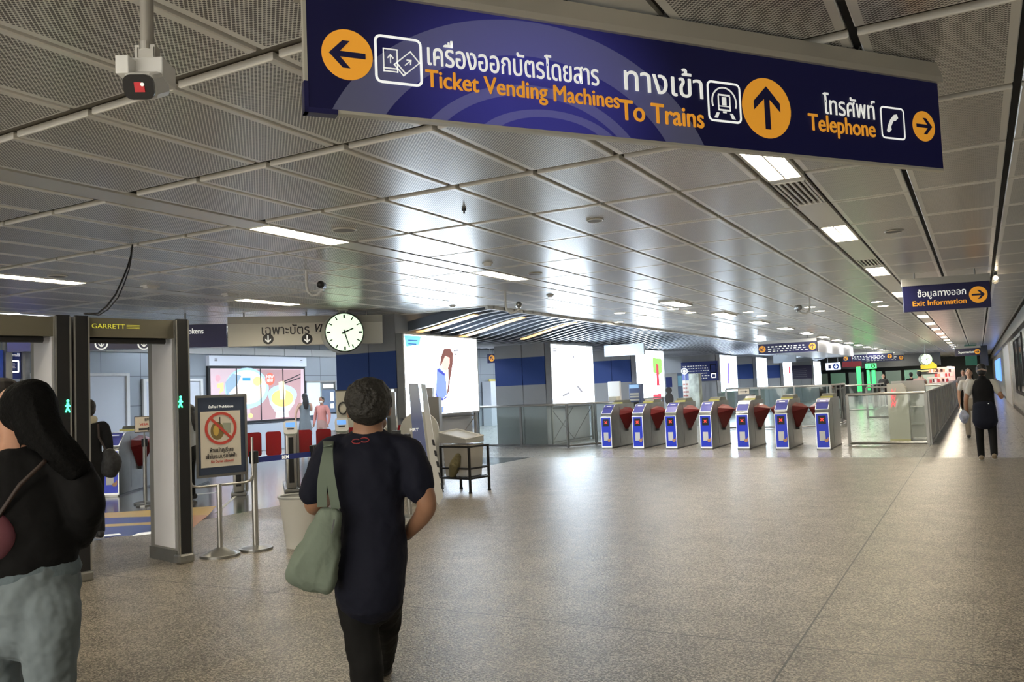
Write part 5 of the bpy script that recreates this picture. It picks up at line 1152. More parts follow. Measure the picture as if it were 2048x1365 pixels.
t = blockpx('monitor_stand', 783, 800, 862, DD+1.2, 'small black monitor bracket on a steel post behind the right shoulder of the dark-shirted person', BLACK, 'stand', .1, lambda t, L_, h: (part('pole', STEELD, t, lambda b: b.cyl((L_/2,.05,(h-.1)/2), .02, h-.1)), part('foot', STEELD, t, lambda b: b.cyl((L_/2,.05,.015), .16, .03))), z0=W(783, 880, DD+1.2).z)
t = blockpx('leaning_panel', 772, 790, 785, DD+1.9, 'dark reflective panel standing right of the head of the dark-shirted person', mat('dark_glossy_panel', (.06,.06,.055), .15, .3), 'panel', .06)
t = blockpx('red_sign', 757, 768, 838, DD+1.5, 'white board with a red curved mark just right of the neck of the dark-shirted person', WHITE, 'sign', .04, lambda t, L_, h: (part('red_mark', REDV, t, lambda b: b.prism([(0,h-.06),(.03,h-.05),(.09,h-.25),(.08,h-.35),(.05,h-.36)], (0,-.004,0), UX, UZ, .002)),))
# floor sticker in the ticket hall
t = empty('floor_sticker', onz(300, 1045, 0), 0, 'blue and yellow advert stickers on the ticket hall floor beyond the detectors', 'sticker'); o0 = t.location.copy()
def stick(nm, px, m_, lay=1): part(nm, m_, t, lambda b: b.prism([((onz(x, y, 0)-o0).x, (onz(x, y, 0)-o0).y) for x, y in px], (0,0,.001*lay+.001), (1,0,0), (0,1,0), .001))
YS = mat('sticker_yellow', (.62,.42,.10), .3); BS = mat('sticker_blue', (.03,.06,.30), .3)
stick('yellow_stripe', ((150,1031),(205,1027),(432,1013),(417,1031),(370,1032),(205,1037),(150,1040)), YS)
stick('blue_field', ((150,1040),(205,1037),(370,1032),(370,1042),(205,1050),(150,1053)), BS)
stick('yellow_stripe', ((150,1053),(205,1050),(370,1042),(370,1047),(205,1055),(150,1058)), YS)
stick('blue_field', ((150,1058),(205,1055),(370,1047),(386,1046),(382,1057),(345,1066),(190,1077),(150,1079)), BS)
stick('peach_print', ((370,1032),(417,1031),(384,1058),(378,1056),(384,1046),(370,1047)), mat('sticker_peach', (.55,.30,.18), .35), 2)
stick('white_lettering', ((263,1073),(278,1067),(330,1061),(330,1066)), WHITEV, 2); stick('white_lettering', ((205,1071),(238,1068),(243,1070),(207,1074)), WHITEV, 2)
stick('white_line', ((429,1028),(478,984),(484,984),(436,1026)), mat('floor_white_line', (.6,.6,.57), .4)); stick('white_line', ((562,1019),(571,1006),(572,1012),(567,1019)), mat('floor_white_line'))
stick('thin_line', ((375,990),(440,984),(440,986),(375,992)), mat('floor_white_line'))
# ------------------------------------------------------------------ people
FOLD = {}
def folds(o, size, strength):
    if size not in FOLD:
        FOLD[size] = bpy.data.textures.new('cloth_folds', 'CLOUDS'); FOLD[size].noise_scale = size; FOLD[size].noise_depth = 2
    d_ = o.modifiers.new('folds', 'DISPLACE'); d_.texture = FOLD[size]; d_.texture_coords = 'LOCAL'; d_.strength = strength; d_.mid_level = .5
    return o
def finish(o, voxel=.01, it=6, fac=.5):
    r = o.modifiers.new('blend', 'REMESH'); r.mode = 'VOXEL'; r.voxel_size = voxel; r.use_smooth_shade = True
    s_ = o.modifiers.new('smooth', 'SMOOTH'); s_.iterations = it; s_.factor = fac
    return o
def cloth(name, col=(0,0,0), rough=.85, bump=(14, .35, .02)): return mat(name, col, rough, spec=.2, bump=bump)
SHOE = mat('dark_shoe', (.02,.02,.022), .5); SOLE = mat('white_sole', (.6,.6,.58), .5)
def hand(b, wrist, fwd, up, side, s=1.0, curl=.5, thumb=1):
    # palm + four unequal fingers bending towards -up, thumb from the side of the palm
    w, f, u, sd = Vector(wrist), Vector(fwd).normalized(), Vector(up).normalized(), Vector(side).normalized()
    b.chain([w-f*.02*s, w+f*.04*s, w+f*.085*s], [(.026*s,.019*s),(.038*s,.016*s),(.038*s,.013*s)], side=sd, sub=2, seg=10)
    for k, L_ in enumerate((.062,.072,.067,.052)):
        o = w+f*.085*s+sd*(-.03+.02*k)*s*thumb*-1; a = curl
        p1 = o+(f*math.cos(a*.5)-u*math.sin(a*.5))*L_*.5*s; p2 = p1+(f*math.cos(a*1.3)-u*math.sin(a*1.3))*L_*.32*s; p3 = p2+(f*math.cos(a*2)-u*math.sin(a*2))*L_*.25*s
        b.chain([o-f*.01*s, p1, p2, p3], [.0088*s,.0085*s,.008*s,.007*s], side=sd, seg=8, sub=2)
    o = w+f*.03*s+sd*.03*s*thumb
    b.chain([o, o+f*.03*s+sd*.022*s*thumb-u*.006*s, o+f*.058*s+sd*.026*s*thumb-u*.016*s], [.012*s,.010*s,.008*s], side=f, seg=8, sub=2)
def figure(loc, face_deg, H, label, top, bottom, hair=HAIR, skin=SKIN, shoes=SHOE, armL=None, armR=None, stride=.0, longhair=False, mask=None, sleeves='short', skirt=False, extra=None, cap=None, vest=None, name='person', facing=True, voxel=.012):
    """local frame: +y is where the person looks, x to their right"""
    k = H/1.7; t = empty(name, loc, math.radians(face_deg-90), label, 'person')
    V = lambda x, y, z: Vector((x*k, y*k, z*k))
    eL = armL or ((-.25,-.02,1.12), (-.25,.06,.88)); eR = armR or ((.25,-.02,1.12), (.25,.06,.88))
    st = stride
    legs = {-1: ((-.09,0,.90), (-.10,.5*st+.02,.49), (-.10,st*.9,.09)), 1: ((.09,0,.90), (.10,-.1*st+.02,.49), (.10,-st*.9,.10+.25*st))}
    def skin_fn(b):
        b.chain([V(0,-.01,.95),V(0,0,1.15),V(0,-.01,1.38),V(0,-.01,1.46),V(0,.0,1.54)], [(.12*k,.08*k),(.11*k,.075*k),(.12*k,.07*k),(.055*k,.055*k),(.052*k,.055*k)], sub=3)
        b.sph(V(0,.012,1.605), (.072*k,.09*k,.105*k), 20); b.chain([V(0,.045,1.56),V(0,.06,1.535)], [.042*k,.03*k], sub=2)
        b.sph(V(0,.105,1.595), (.012*k,.018*k,.022*k), 8)                     # nose
        for s_ in (-1,1): b.sph(V(s_*.074,0,1.60), (.012*k,.022*k,.032*k), 8)     # ears
        for s_, (el, wr) in ((-1,eL),(1,eR)):
            b.chain([V(s_*.12,-.01,1.38),V(s_*.185,-.015,1.37),V(*el),V(*wr)], [.05*k,.047*k,.038*k,.026*k], side=(0,1,0), sub=4)
            f = (V(*wr)-V(*el)).normalized(); up = Vector((-s_,0,0)); sd = f.cross(up)
            if sd.length < .2: sd = Vector((0,1,0))
            hand(b, V(*wr), f, Vector((s_,0,0))*-1 if abs(f.x) < .8 else Vector((0,0,1)), Vector((0,1,0)) if abs(f.y) < .8 else Vector((0,0,1)), k, .55, 1)
        for s_ in (-1,1): b.chain([V(*p) for p in legs[s_]], [.07*k,.05*k,.036*k], side=(1,0,0), sub=4)
    body = finish(part('body', skin, t, skin_fn), .0065*k, 2)
    hd = empty('x') if False else None
    if facing:
        part('eyes', INK, t, lambda b: [b.sph(V(s_*.03,.093,1.612), (.012*k,.005*k,.006*k), 8) for s_ in (-1,1)])
        part('eyebrows', hair, t, lambda b: [b.chain([V(s_*.018,.097,1.632),V(s_*.045,.088,1.634)], [.004*k,.003*k], sub=2, seg=6) for s_ in (-1,1)])
        if not mask: part('mouth', mat('lips', (.35,.10,.09), .5), t, lambda b: b.sph(V(0,.095,1.555), (.022*k,.008*k,.006*k), 8))
    if mask: part('face_mask', mask, t, lambda b: b.sph(V(0,.045,1.558), (.066*k,.072*k,.048*k), 16))
    def hair_fn(b):
        b.sph(V(0,-.018,1.635), (.086*k,.098*k,.092*k), 20); b.sph(V(0,-.035,1.585), (.078*k,.075*k,.075*k), 16)
        if longhair: b.chain([V(0,-.05,1.62),V(0,-.085,1.5),V(0,-.10,1.36),V(0,-.105,1.25)], [(.08*k,.05*k),(.095*k,.045*k),(.09*k,.035*k),(.06*k,.02*k)], sub=3)
    h_ = finish(part('hair', hair, t, hair_fn), .009*k, 4)
    if cap: part('cap', cap, t, lambda b: (b.sph(V(0,-.01,1.665), (.09*k,.10*k,.07*k), 18), b.box(V(0,.11,1.655), (.11*k,.09*k,.012*k))))
    def top_fn(b, g=1.0, sl=sleeves):
        b.chain([V(0,0,.86),V(0,0,.97),V(0,.0,1.12),V(0,0,1.27),V(0,-.01,1.38),V(0,-.01,1.44)], [(.165*k*g,.115*k*g),(.162*k*g,.112*k*g),(.145*k*g,.105*k*g),(.165*k*g,.115*k*g),(.155*k*g,.09*k*g),(.075*k*g,.06*k*g)], sub=4)
        for s_, (el, wr) in ((-1,eL),(1,eR)):
            E_, W_ = V(*el), V(*wr); S_ = V(s_*.175,-.012,1.375)
            if sl == 'short': b.chain([V(s_*.11,-.01,1.37),S_,S_.lerp(E_,.62)], [.065*k,.062*k,.058*k], side=(0,1,0), sub=4)
            elif sl == 'long': b.chain([V(s_*.11,-.01,1.37),S_,E_,W_], [.065*k,.06*k,.052*k,.038*k], side=(0,1,0), sub=4)
    finish(part('shirt', top, t, top_fn), voxel*k, 4)
    if vest: finish(part('vest', vest, t, lambda b: b.chain([V(0,0,.80),V(0,0,.97),V(0,.0,1.12),V(0,-.01,1.27),V(0,-.02,1.40),V(0,-.02,1.46)], [(.178*k,.125*k),(.178*k,.125*k),(.17*k,.12*k),(.175*k,.135*k),(.15*k,.11*k),(.07*k,.07*k)], sub=4)), voxel*k, 4)
    def bot_fn(b):
        b.chain([V(0,0,.80),V(0,0,.92),V(0,0,1.02)], [(.165*k,.12*k),(.165*k,.12*k),(.145*k,.105*k)], sub=3)
        if skirt: b.chain([V(0,0,.98),V(0,0,.75),V(0,0,.50)], [(.15*k,.11*k),(.19*k,.15*k),(.21*k,.17*k)], sub=4)
        else:
            for s_ in (-1,1): b.chain([V(*p) for p in ((s_*.085,0,.86),)+legs[s_][1:]], [(.092*k,.10*k),(.068*k,.072*k),(.058*k,.062*k)], side=(1,0,0), sub=4)
    finish(part('skirt' if skirt else 'trousers', bottom, t, bot_fn), voxel*k, 4)
    for s_ in (-1,1):
        x, y, z = legs[s_][2]; lift = max(0, z-.09)
        sh_ = part('shoe', shoes, t, lambda b: b.chain([V(x,y-.05,z-.035),V(x,y+.06,z-.045-lift*.3),V(x,y+.16,z-.055-lift*.6)], [(.042*k,.05*k),(.045*k,.042*k),(.04*k,.03*k)], sub=3), 80)
        part('sole', SOLE, sh_, lambda b: b.chain([V(x,y-.06,max(.012,z-.082)),V(x,y+.06,max(.012,z-.080-lift*.3)),V(x,y+.17,max(.012,z-.078-lift*.6))], [(.042*k,.010*k),(.046*k,.010*k),(.04*k,.010*k)], sub=2), 80)
    if extra: extra(t, V, k)
    return t

# ---- the dark-shirted person in the centre, walking away; joints set out in metres around the walking line
D0 = 3.9
def c(px, py, d=0.0): return W(px, py, D0+d)
VD = Vector((ray(738, 797).x, ray(738, 797).y, 0)).normalized()        # walking direction: away from the camera
RT = Vector((VD.y, -VD.x, 0))
foot = c(740, 797); root = Vector((foot.x, foot.y, 0))
t = empty('person', root, math.atan2(RT.y, RT.x), 'person with short dark hair in a dark navy shirt walking away in the centre foreground', 'person')
INV = (Matrix.Translation(root) @ Matrix.Rotation(math.atan2(RT.y, RT.x), 4, 'Z')).inverted()
def cl(px, py, d=0.0): return INV @ c(px, py, d)
m1 = F/D0
r = lambda px: px/m1
SHIRT = cloth('dark_navy_shirt', (.011,.0125,.024), .8, (9, .5, .03)); BLKP = cloth('black_trousers', (.010,.010,.010), .8, (7,.4,.03))
SK2 = mat('arm_skin', (.36,.19,.115), .5, noise=(20,.08))
def skinc(b):
    b.chain([cl(738,1080),cl(742,960),cl(738,890,.02),cl(736,862,.02),cl(738,835,.04)], [(r(50),.09),(r(62),.08),(r(44),.07),(r(31),.062),(r(30),.06)], sub=4)
    b.sph(cl(738,812,.06), (r(41),.10,r(48)), 24); b.sph(cl(745,845,.10), (r(30),.06,r(22)), 16)
    b.sph(cl(697,826,.03), (r(4),.022,r(13)), 10)
    b.sph(cl(779,822,.03), (r(4),.022,r(12)), 10)
    # left arm: elbow low beside the hip, forearm going forward to the bag strap
    b.chain([cl(662,906,.02),cl(642,935,0),cl(628,1000,-.02),cl(636,1012,.08),cl(660,990,.20)], [.052,.052,.047,.042,.030], side=VD, sub=5)
    # right arm: elbow out, forearm folded back to the waist
    b.chain([cl(806,905,.02),cl(830,940,0),cl(852,1000,-.03),cl(846,1030,.02),cl(815,1068,.13)], [.055,.052,.047,.043,.029], side=VD, sub=5)
    hand(b, cl(815,1066,.14), (cl(790,1085,.24)-cl(815,1066,.14)), (0,0,1), (0,1,0), .95, .7)
    hand(b, cl(660,990,.20), (cl(676,975,.30)-cl(660,990,.20)), (0,0,1), (0,1,0), .95, .9)
    # legs under the cloth
    b.chain([cl(712,1150),cl(725,1270,.02),cl(735,1430,.0)], [.075,.055,.045], sub=4); b.chain([cl(765,1150),cl(766,1240,.35),cl(766,1318,.62)], [.075,.055,.045], sub=4)
bd_ = finish(part('body', SK2, t, skinc), .008, 3)
def hairc(b):
    b.sph(cl(737,800,.02), (r(47),.112,r(46)), 28); b.sph(cl(737,818,.0), (r(43),.092,r(34)), 24); b.sph(cl(738,779,.03), (r(33),.09,r(25)), 20)
    b.chain([cl(724,832,-.02),cl(738,836,-.03),cl(756,832,-.02)], [(r(16),.035),(r(17),.04),(r(15),.035)], side=(0,0,1), sub=3)
    rr_ = random.Random(3)
    for _ in range(70):
        a, e = rr_.uniform(0, 2*PI), rr_.uniform(-.2, 1.0); x, z = math.cos(a)*math.cos(e), math.sin(e); y = math.sin(a)*math.cos(e)
        p = cl(737,805,.02)+Vector((x*r(44),y*.102,z*r(46))); b.sph(p, (.014,.014,.022), 6, Matrix.Rotation(rr_.uniform(-1,1), 4, 'X'))
HR2 = mat('cropped_hair', (.018,.016,.013), .6, bump=(45,.9,.02))
finish(part('hair', HR2, t, hairc), .007, 2)
def shirtc(b):
    b.chain([cl(741,1176,.0),cl(741,1140,-.0),cl(744,1085,.0),cl(745,1030,.01),cl(741,975,.0),cl(738,925,0),cl(737,895,.02)],
            [(r(71),.165),(r(71),.165),(r(68),.15),(r(63),.13),(r(72),.13),(r(80),.125),(r(62),.095)], sub=5, seg=24)
    b.chain([cl(690,893,.03),cl(662,903,.02),cl(643,935,0),cl(628,985,-.02)], [.062,.070,.070,.066], side=VD, sub=5)
    b.chain([cl(785,893,.03),cl(812,905,.02),cl(828,935,0),cl(838,977,-.02)], [.064,.072,.074,.072], side=VD, sub=5)
folds(finish(part('shirt', SHIRT, t, shirtc), .009, 4), .11, .022)
part('collar', mat('collar_navy', (.02,.02,.035), .8), t, lambda b: b.tube([cl(738,880,.03)+Vector((r(43)*math.cos(q_*PI/10),.078*math.sin(q_*PI/10),.012*math.sin(q_*PI/10))) for q_ in range(20)], .007, 6, True), 60)  # collar in its own navy, slightly lighter than the shirt
def pantsc(b):
    b.chain([cl(740,1130,.0),cl(740,1165,.0),cl(740,1200,.02)], [(r(56),.11),(r(64),.13),(r(60),.125)], sub=4, seg=20)
    b.chain([cl(712,1185,.0),cl(722,1260,.0),cl(732,1330,-.02),cl(738,1415,-.04)], [(r(43),.10),(r(37),.09),(r(34),.078),(r(29),.07)], sub=5)
    b.chain([cl(766,1180,.04),cl(768,1245,.28),cl(768,1290,.50),cl(766,1325,.66)], [(r(42),.10),(r(36),.085),(r(30),.075),(r(24),.065)], sub=5)
folds(finish(part('trousers', BLKP, t, pantsc), .010, 4), .09, .02)
sh1_ = part('shoe', SHOE, t, lambda b: b.chain([cl(766,1334,.66),cl(768,1340,.78),cl(768,1334,.90)], [(.045,.05),(.048,.035),(.042,.028)], sub=3), 80); sh2_ = part('shoe', SHOE, t, lambda b: b.chain([cl(738,1428,-.06),cl(740,1436,.06),cl(741,1418,.17)], [(.045,.05),(.048,.035),(.042,.028)], sub=3), 80)
part('wristband', BLACK, t, lambda b: b.chain([cl(817,1063,.13),cl(813,1068,.15)], [.033,.033], sub=2), 60)
CENTRE = t; CINV = INV
# green tote bag
BAG = cloth('sage_green_canvas', (.20,.245,.20), .9, (11,.6,.03))
Bd = D0-.17
def B_(px, py, d=0): return INV @ W(px, py, Bd+d)
tb = empty('tote_bag', root, math.atan2(RT.y, RT.x), 'sage green cloth tote bag hanging at the left side of the dark-shirted person', 'bag')
L_edge = [(640,1012),(632,1035),(612,1065),(592,1092),(576,1120),(568,1150)]
def bagfn(b):
    # rows from the mouth down to the sagging bottom; each row is a flattened closed loop
    rows = [((639,1010),(682,1021),.03),((633,1032),(682,1040),.055),((618,1058),(681,1065),.075),((598,1088),(679,1095),.09),((580,1118),(677,1125),.098),((568,1143),(674,1152),.095),((578,1163),(671,1176),.075),((605,1178),(666,1187),.045),((630,1186),(660,1191),.015)]
    rings = []; n = 28
    for (a, c_, th) in rows:
        A, Cc = B_(*a), B_(*c_); mid = (A+Cc)/2; hx = (Cc-A)/2; ring = []
        for k in range(n):
            an_ = 2*PI*k/n; cx_, sx_ = math.cos(an_), math.sin(an_); ex = math.copysign(abs(cx_)**.8, cx_); ey = math.copysign(abs(sx_)**.7, sx_)
            w = 1+.10*math.sin(3*an_+a[1]*.03)+.05*math.sin(7*an_+a[1]*.05)
            ring.append(b.bm.verts.new(mid+hx*ex+Vector((0,1,0))*th*ey*w))
        rings.append(ring)
    for A, Bq in zip(rings, rings[1:]):
        for k in range(n): b.bm.faces.new((A[k], A[(k+1) % n], Bq[(k+1) % n], Bq[k]))
    b.bm.faces.new(rings[0][::-1]); b.bm.faces.new(rings[-1])
bg = part('bag_body', BAG, tb, bagfn, 180); ss = bg.modifiers.new('s', 'SUBSURF'); ss.levels = 2; ss.render_levels = 2; folds(bg, .10, .03)
def strap(b, P, w):
    pts = [B_(*p) for p in P]; n = len(pts); sub = []
    for i in range(n-1):
        for k in range(4):
            q_ = [pts[max(i-1,0)], pts[i], pts[i+1], pts[min(i+2,n-1)]]; t_ = k/4
            sub.append(.5*((2*q_[1])+(q_[2]-q_[0])*t_+(2*q_[0]-5*q_[1]+4*q_[2]-q_[3])*t_*t_+(3*q_[1]-q_[0]-3*q_[2]+q_[3])*t_**3))
    sub.append(pts[-1]); V_ = []
    for i, p in enumerate(sub):
        d_ = (sub[min(i+1,len(sub)-1)]-sub[max(i-1,0)]).normalized(); s_ = d_.cross(Vector((0,1,0)))
        if s_.length < .3: s_ = Vector((1,0,0))
        s_.normalize(); nn = d_.cross(s_).normalized()*.004
        V_.append([b.bm.verts.new(p+s_*w+nn), b.bm.verts.new(p-s_*w+nn), b.bm.verts.new(p-s_*w-nn), b.bm.verts.new(p+s_*w-nn)])
    for A, Bq in zip(V_, V_[1:]):
        for k in range(4): b.bm.faces.new((A[k], A[(k+1) % 4], Bq[(k+1) % 4], Bq[k]))
    b.bm.faces.new(V_[0]); b.bm.faces.new(V_[-1][::-1])
STR = cloth('sage_green_strap', (.19,.235,.19), .9, (11,.2,.01))
part('strap', STR, tb, lambda b: strap(b, ((644,1014,.0),(644,970,-.02),(650,930,-.02),(656,897,.03),(655,884,.16),(650,890,.28)), r(9)), 60)
part('strap', STR, tb, lambda b: strap(b, ((672,1019,.0),(664,975,-.02),(658,935,-.02),(657,900,.03),(659,884,.16),(656,892,.30)), r(8.5)), 60)
part('pocket_zip', BLACK, tb, lambda b: b.hull([B_(667,1040,-.098),B_(670,1040,-.098),B_(665,1066,-.105),B_(662,1068,-.105),B_(667,1040,-.085),B_(670,1040,-.085),B_(665,1066,-.09),B_(662,1068,-.09)]))

# ---- the long-haired woman at the left edge
D1 = 3.2
def g(px, py, d=0.0): return W(px, py, D1+d)
VD1 = Vector((ray(60, 826).x, ray(60, 826).y, 0)).normalized(); RT1 = Vector((VD1.y, -VD1.x, 0)); fo = g(60, 826); root1 = Vector((fo.x, fo.y, 0)); A1_ = math.atan2(RT1.y, RT1.x)
t = empty('person', root1, A1_, 'long-haired person in a black top and grey-blue joggers at the left edge, seen from behind', 'person')
INV1 = (Matrix.Translation(root1) @ Matrix.Rotation(A1_, 4, 'Z')).inverted(); gl_ = lambda px, py, d=0: INV1 @ g(px, py, d); r1_ = lambda px: px*D1/F
BLKT = cloth('black_knit_top', (.0055,.0055,.006), .85, (12,.4,.02)); JOG = cloth('grey_blue_joggers', (.165,.20,.22), .9, (5,.9,.09))
SK3 = mat('warm_skin', (.40,.20,.12), .5, noise=(20,.08))
def skw(b):
    b.chain([gl_(40,1100),gl_(45,1000),gl_(40,920),gl_(38,890,.0),gl_(36,858,.02)], [(r1_(80),.10),(r1_(90),.10),(r1_(80),.08),(r1_(36),.07),(r1_(34),.065)], sub=4)
    b.sph(gl_(35,826,.05), (r1_(44),.10,r1_(56)), 24); b.sph(gl_(4,838,.06), (r1_(14),.05,r1_(22)), 12); b.sph(gl_(14,848,.0), (r1_(5),.02,r1_(14)), 8)
    b.chain([gl_(150,940),gl_(168,1020,.02),gl_(130,1070,.22)], [.05,.042,.030], sub=4); b.chain([gl_(-70,940),gl_(-95,1030),gl_(-85,1120,.12)], [.05,.042,.032], sub=4)
    hand(b, gl_(130,1070,.22), (-.5,.8,-.1), (0,0,1), (0,1,0), .95, .6); hand(b, gl_(-85,1120,.12), (0,.6,-.8), (1,0,0), (0,1,0), .95, .6)
    for x, d_ in ((6,.06), (98,-.0)): b.chain([gl_(x,1220,.02),gl_(x,1420,d_+.02),gl_(x,1600,d_+.05)], [.06,.045,.035], sub=4)
finish(part('body', SK3, t, skw), .008, 3)
def hairw(b):
    b.chain([gl_(56,812,-.01),gl_(60,822,-.01)], [(r1_(52),.105),(r1_(50),.10)], sub=2); b.sph(gl_(58,818,.02), (r1_(55),.12,r1_(54)), 28)
    b.chain([gl_(64,800,-.04),gl_(80,845,-.06),gl_(102,880,-.07),gl_(130,912,-.07),gl_(160,945,-.05)], [(r1_(43),.08),(r1_(38),.065),(r1_(33),.05),(r1_(33),.04),(r1_(26),.02)], sub=5)
    rs_ = random.Random(5)
    for k_ in range(46):
        u = rs_.uniform(-1,1); e_x = 38*u
        b.chain([gl_(62+e_x*1.1,785+abs(u)*18,-.10+.07*abs(u)),gl_(76+e_x*.9,840+8*u,-.125+.05*abs(u)),gl_(98+e_x*.7,878-10*u,-.13+.05*abs(u)),gl_(126+e_x*.6,912-14*u+rs_.uniform(-4,6),-.12+.05*abs(u)),gl_(156+e_x*.6,945-12*u+rs_.uniform(-10,14),-.09+.04*abs(u))], [.008,.009,.009,.008,.003], sub=3, seg=6)
    for dx, dy in ((0,0),(10,4),(-14,-6)): b.chain([gl_(44+dx,850+dy,-.09),gl_(50+dx,880+dy,-.10),gl_(58+dx,902,-.10)], [.014,.009,.004], sub=4)
finish(part('hair', mat('long_black_hair', (.006,.006,.006), .8, spec=.06, bump=(70,.8,.01)), t, hairw), .008, 3)
part('face_mask', mat('pale_blue_mask', (.45,.55,.62), .8), t, lambda b: b.sph(gl_(-6,850,.08), (r1_(18),.06,r1_(28)), 16), 180)
def topw(b):
    b.chain([gl_(55,1118),gl_(52,1080),gl_(48,1010),gl_(46,950),gl_(46,920,.01),gl_(42,910,.02)], [(r1_(96),.15),(r1_(98),.15),(r1_(104),.14),(r1_(104),.13),(r1_(80),.10),(r1_(40),.06)], sub=5, seg=24)
    b.chain([gl_(110,925,.02),gl_(148,950),gl_(172,1015),gl_(158,1075,.12)], [.068,.075,.07,.055], sub=5); b.chain([gl_(-25,925,.02),gl_(-65,950),gl_(-92,1030),gl_(-88,1100,.10)], [.068,.075,.07,.055], sub=5)
folds(finish(part('knit_top', BLKT, t, topw), .010, 4), .12, .022)
def jogw(b):
    b.chain([gl_(62,1112,.0),gl_(64,1150,.0),gl_(62,1200,-.01),gl_(60,1245,0)], [(r1_(76),.12),(r1_(86),.15),(r1_(90),.16),(r1_(84),.14)], sub=5, seg=24)
    b.chain([gl_(98,1215,-.04),gl_(100,1330,-.05),gl_(100,1470,.02),gl_(98,1600,.05)], [(r1_(58),.14),(r1_(50),.115),(r1_(40),.09),(r1_(34),.07)], sub=5)
    b.chain([gl_(14,1215,.0),gl_(-6,1330,.06),gl_(2,1470,.10),gl_(0,1600,.15)], [(r1_(58),.14),(r1_(50),.115),(r1_(40),.09),(r1_(34),.07)], sub=5)
jo = folds(finish(part('joggers', JOG, t, jogw), .011, 4), .13, .035)
part('waistband', cloth('grey_blue_band', (.12,.155,.175), .9, (40,.6,.01)), t, lambda b: b.chain([gl_(60,1124,.0),gl_(60,1142,.0)], [(r1_(88),.136),(r1_(94),.15)], sub=2, seg=28), 80)
for x in (98, 0): part('shoe', WHITE, t, lambda b: b.chain([gl_(x,1615,.02),gl_(x,1618,.15),gl_(x,1612,.24)], [(.045,.045),(.048,.035),(.042,.028)], sub=3), 80)
tb2 = empty('shoulder_bag', root1, A1_, 'mauve handbag at the very left edge against the black top', 'bag')
part('bag_body', mat('mauve_leather', (.17,.055,.075), .5), tb2, lambda b: b.chain([gl_(-22,1040,-.16),gl_(-18,1075,-.17),gl_(-20,1105,-.16)], [(r1_(30),.03),(r1_(42),.045),(r1_(36),.035)], sub=3), 60)
part('bag_strap', mat('dark_strap', (.025,.012,.008), .6), tb2, lambda b: b.tube([gl_(-8,1040,-.165),gl_(40,970,-.155),gl_(88,925,-.125),gl_(110,905,-.03)], .008, 6), 60)
part('shoulder_glint', mat('silver_glint', (.8,.8,.8), .3, .8), t, lambda b: b.tube([gl_(78,890,-.115),gl_(88,894,-.118),gl_(97,897,-.115)], .004, 6))  # thin pale tube standing in for a glint between hair and shoulder
# the head peeking in at the left edge
pd = W(6, 790, 4.6); figure((pd.x, pd.y, 0), 120, 1.66, 'person at the left edge, only a dark cap showing above the long-haired person', cloth('dark_shirt_b', (.02,.02,.025)), BLKP, cap=mat('dark_cap', (.035,.03,.028), .7), facing=True)

# ---- person behind the detector
pz = onz(190, 1085, 0)
BJ = cloth('black_jacket', (.012,.012,.013), .8, (12,.4,.02))
def bagx(t, V, k):
    part('headscarf', mat('cream_scarf', (.6,.55,.4), .8), t, lambda b: b.chain([V(-.03,-.04,1.44),V(.05,-.03,1.47)], [.06*k,.05*k], sub=2), 80)
figp = figure((pz.x-.12, pz.y+.02, 0), 152, 1.60, 'person in a black jacket and black trousers walking beyond the metal detector', BJ, BLKP, mask=mat('black_mask', (.02,.02,.02), .7), sleeves='long', armR=((.22,-.03,1.12),(.18,.16,1.02)), armL=((-.22,-.03,1.12),(-.2,.12,.95)), stride=.12, facing=True, extra=bagx)
pb_ = W(218, 925, depth(pz)-.22)
bk = empty('shoulder_bag', (pb_.x, pb_.y, pb_.z), 0, 'dark patterned bag carried by the person beyond the metal detector', 'bag')
part('bag_body', mat('dark_pattern_bag', (.02,.02,.022), .6, noise=(30,.5)), bk, lambda b: b.chain([(0,0,.10),(.02,.02,0),(.0,.0,-.12)], [(.07,.05),(.11,.07),(.09,.05)], sub=4, side=RIGHT), 80)
part('bag_strap', mat('dark_strap'), bk, lambda b: b.tube([(-.02,0,.10),(-.10,-.05,.28),(-.18,0,.42)], .012, 6), 60)

# ---- person with a black vest in the corridor
pv = W(1963, 745, 14.35)
WT = cloth('white_tee', (.58,.57,.53), .85); BV = cloth('black_vest', (.010,.010,.011), .8, (10,.4,.02))
dirv = math.degrees(math.atan2(ray(1965,745).y, ray(1965,745).x))
def vx(t, V, k):
    part('hip_apron', cloth('navy_apron', (.012,.014,.024), .8), t, lambda b: b.chain([V(0,-.01,.98),V(0,-.01,.84),V(0,-.01,.70)], [(.18*k,.14*k),(.19*k,.145*k),(.20*k,.14*k)], sub=4), 80)
    part('cap_band', mat('beige_band', (.55,.42,.34), .7), t, lambda b: b.chain([V(-.07,-.08,1.60),V(.0,-.125,1.625),V(.07,-.08,1.60)], [.014*k,.016*k,.014*k], sub=4), 80)
    part('white_pin', WHITEV, t, lambda b: b.sph(V(.07,-.14,1.02), (.01,.01,.006), 8))
pv.z = 0
fg = figure(pv, dirv, 1.62, 'person in a black vest over a white shirt walking away down the corridor', WT, BLKP, cap=None, vest=BV, armL=((-.27,-.05,1.10),(-.27,.03,.86)), armR=((.28,-.02,1.12),(.22,.16,1.34)), stride=.16, shoes=mat('tan_shoe', (.22,.17,.11), .6), facing=False, extra=vx)
gp = W(1928, 832, 14.2); tag(part('plastic_bag', mat('blue_white_plastic', (.35,.38,.50), .3, noise=(12,.5)), None, lambda b: b.chain([gp+Vector((0,0,.06)),gp,gp-Vector((0,0,.09))], [(.05,.04),(.08,.05),(.05,.04)], sub=4), 80), 'crumpled blue and white plastic bag in the left hand of the black-vested person', 'bag')
pw = W(1938, 750, 19.5); pw.z = 0
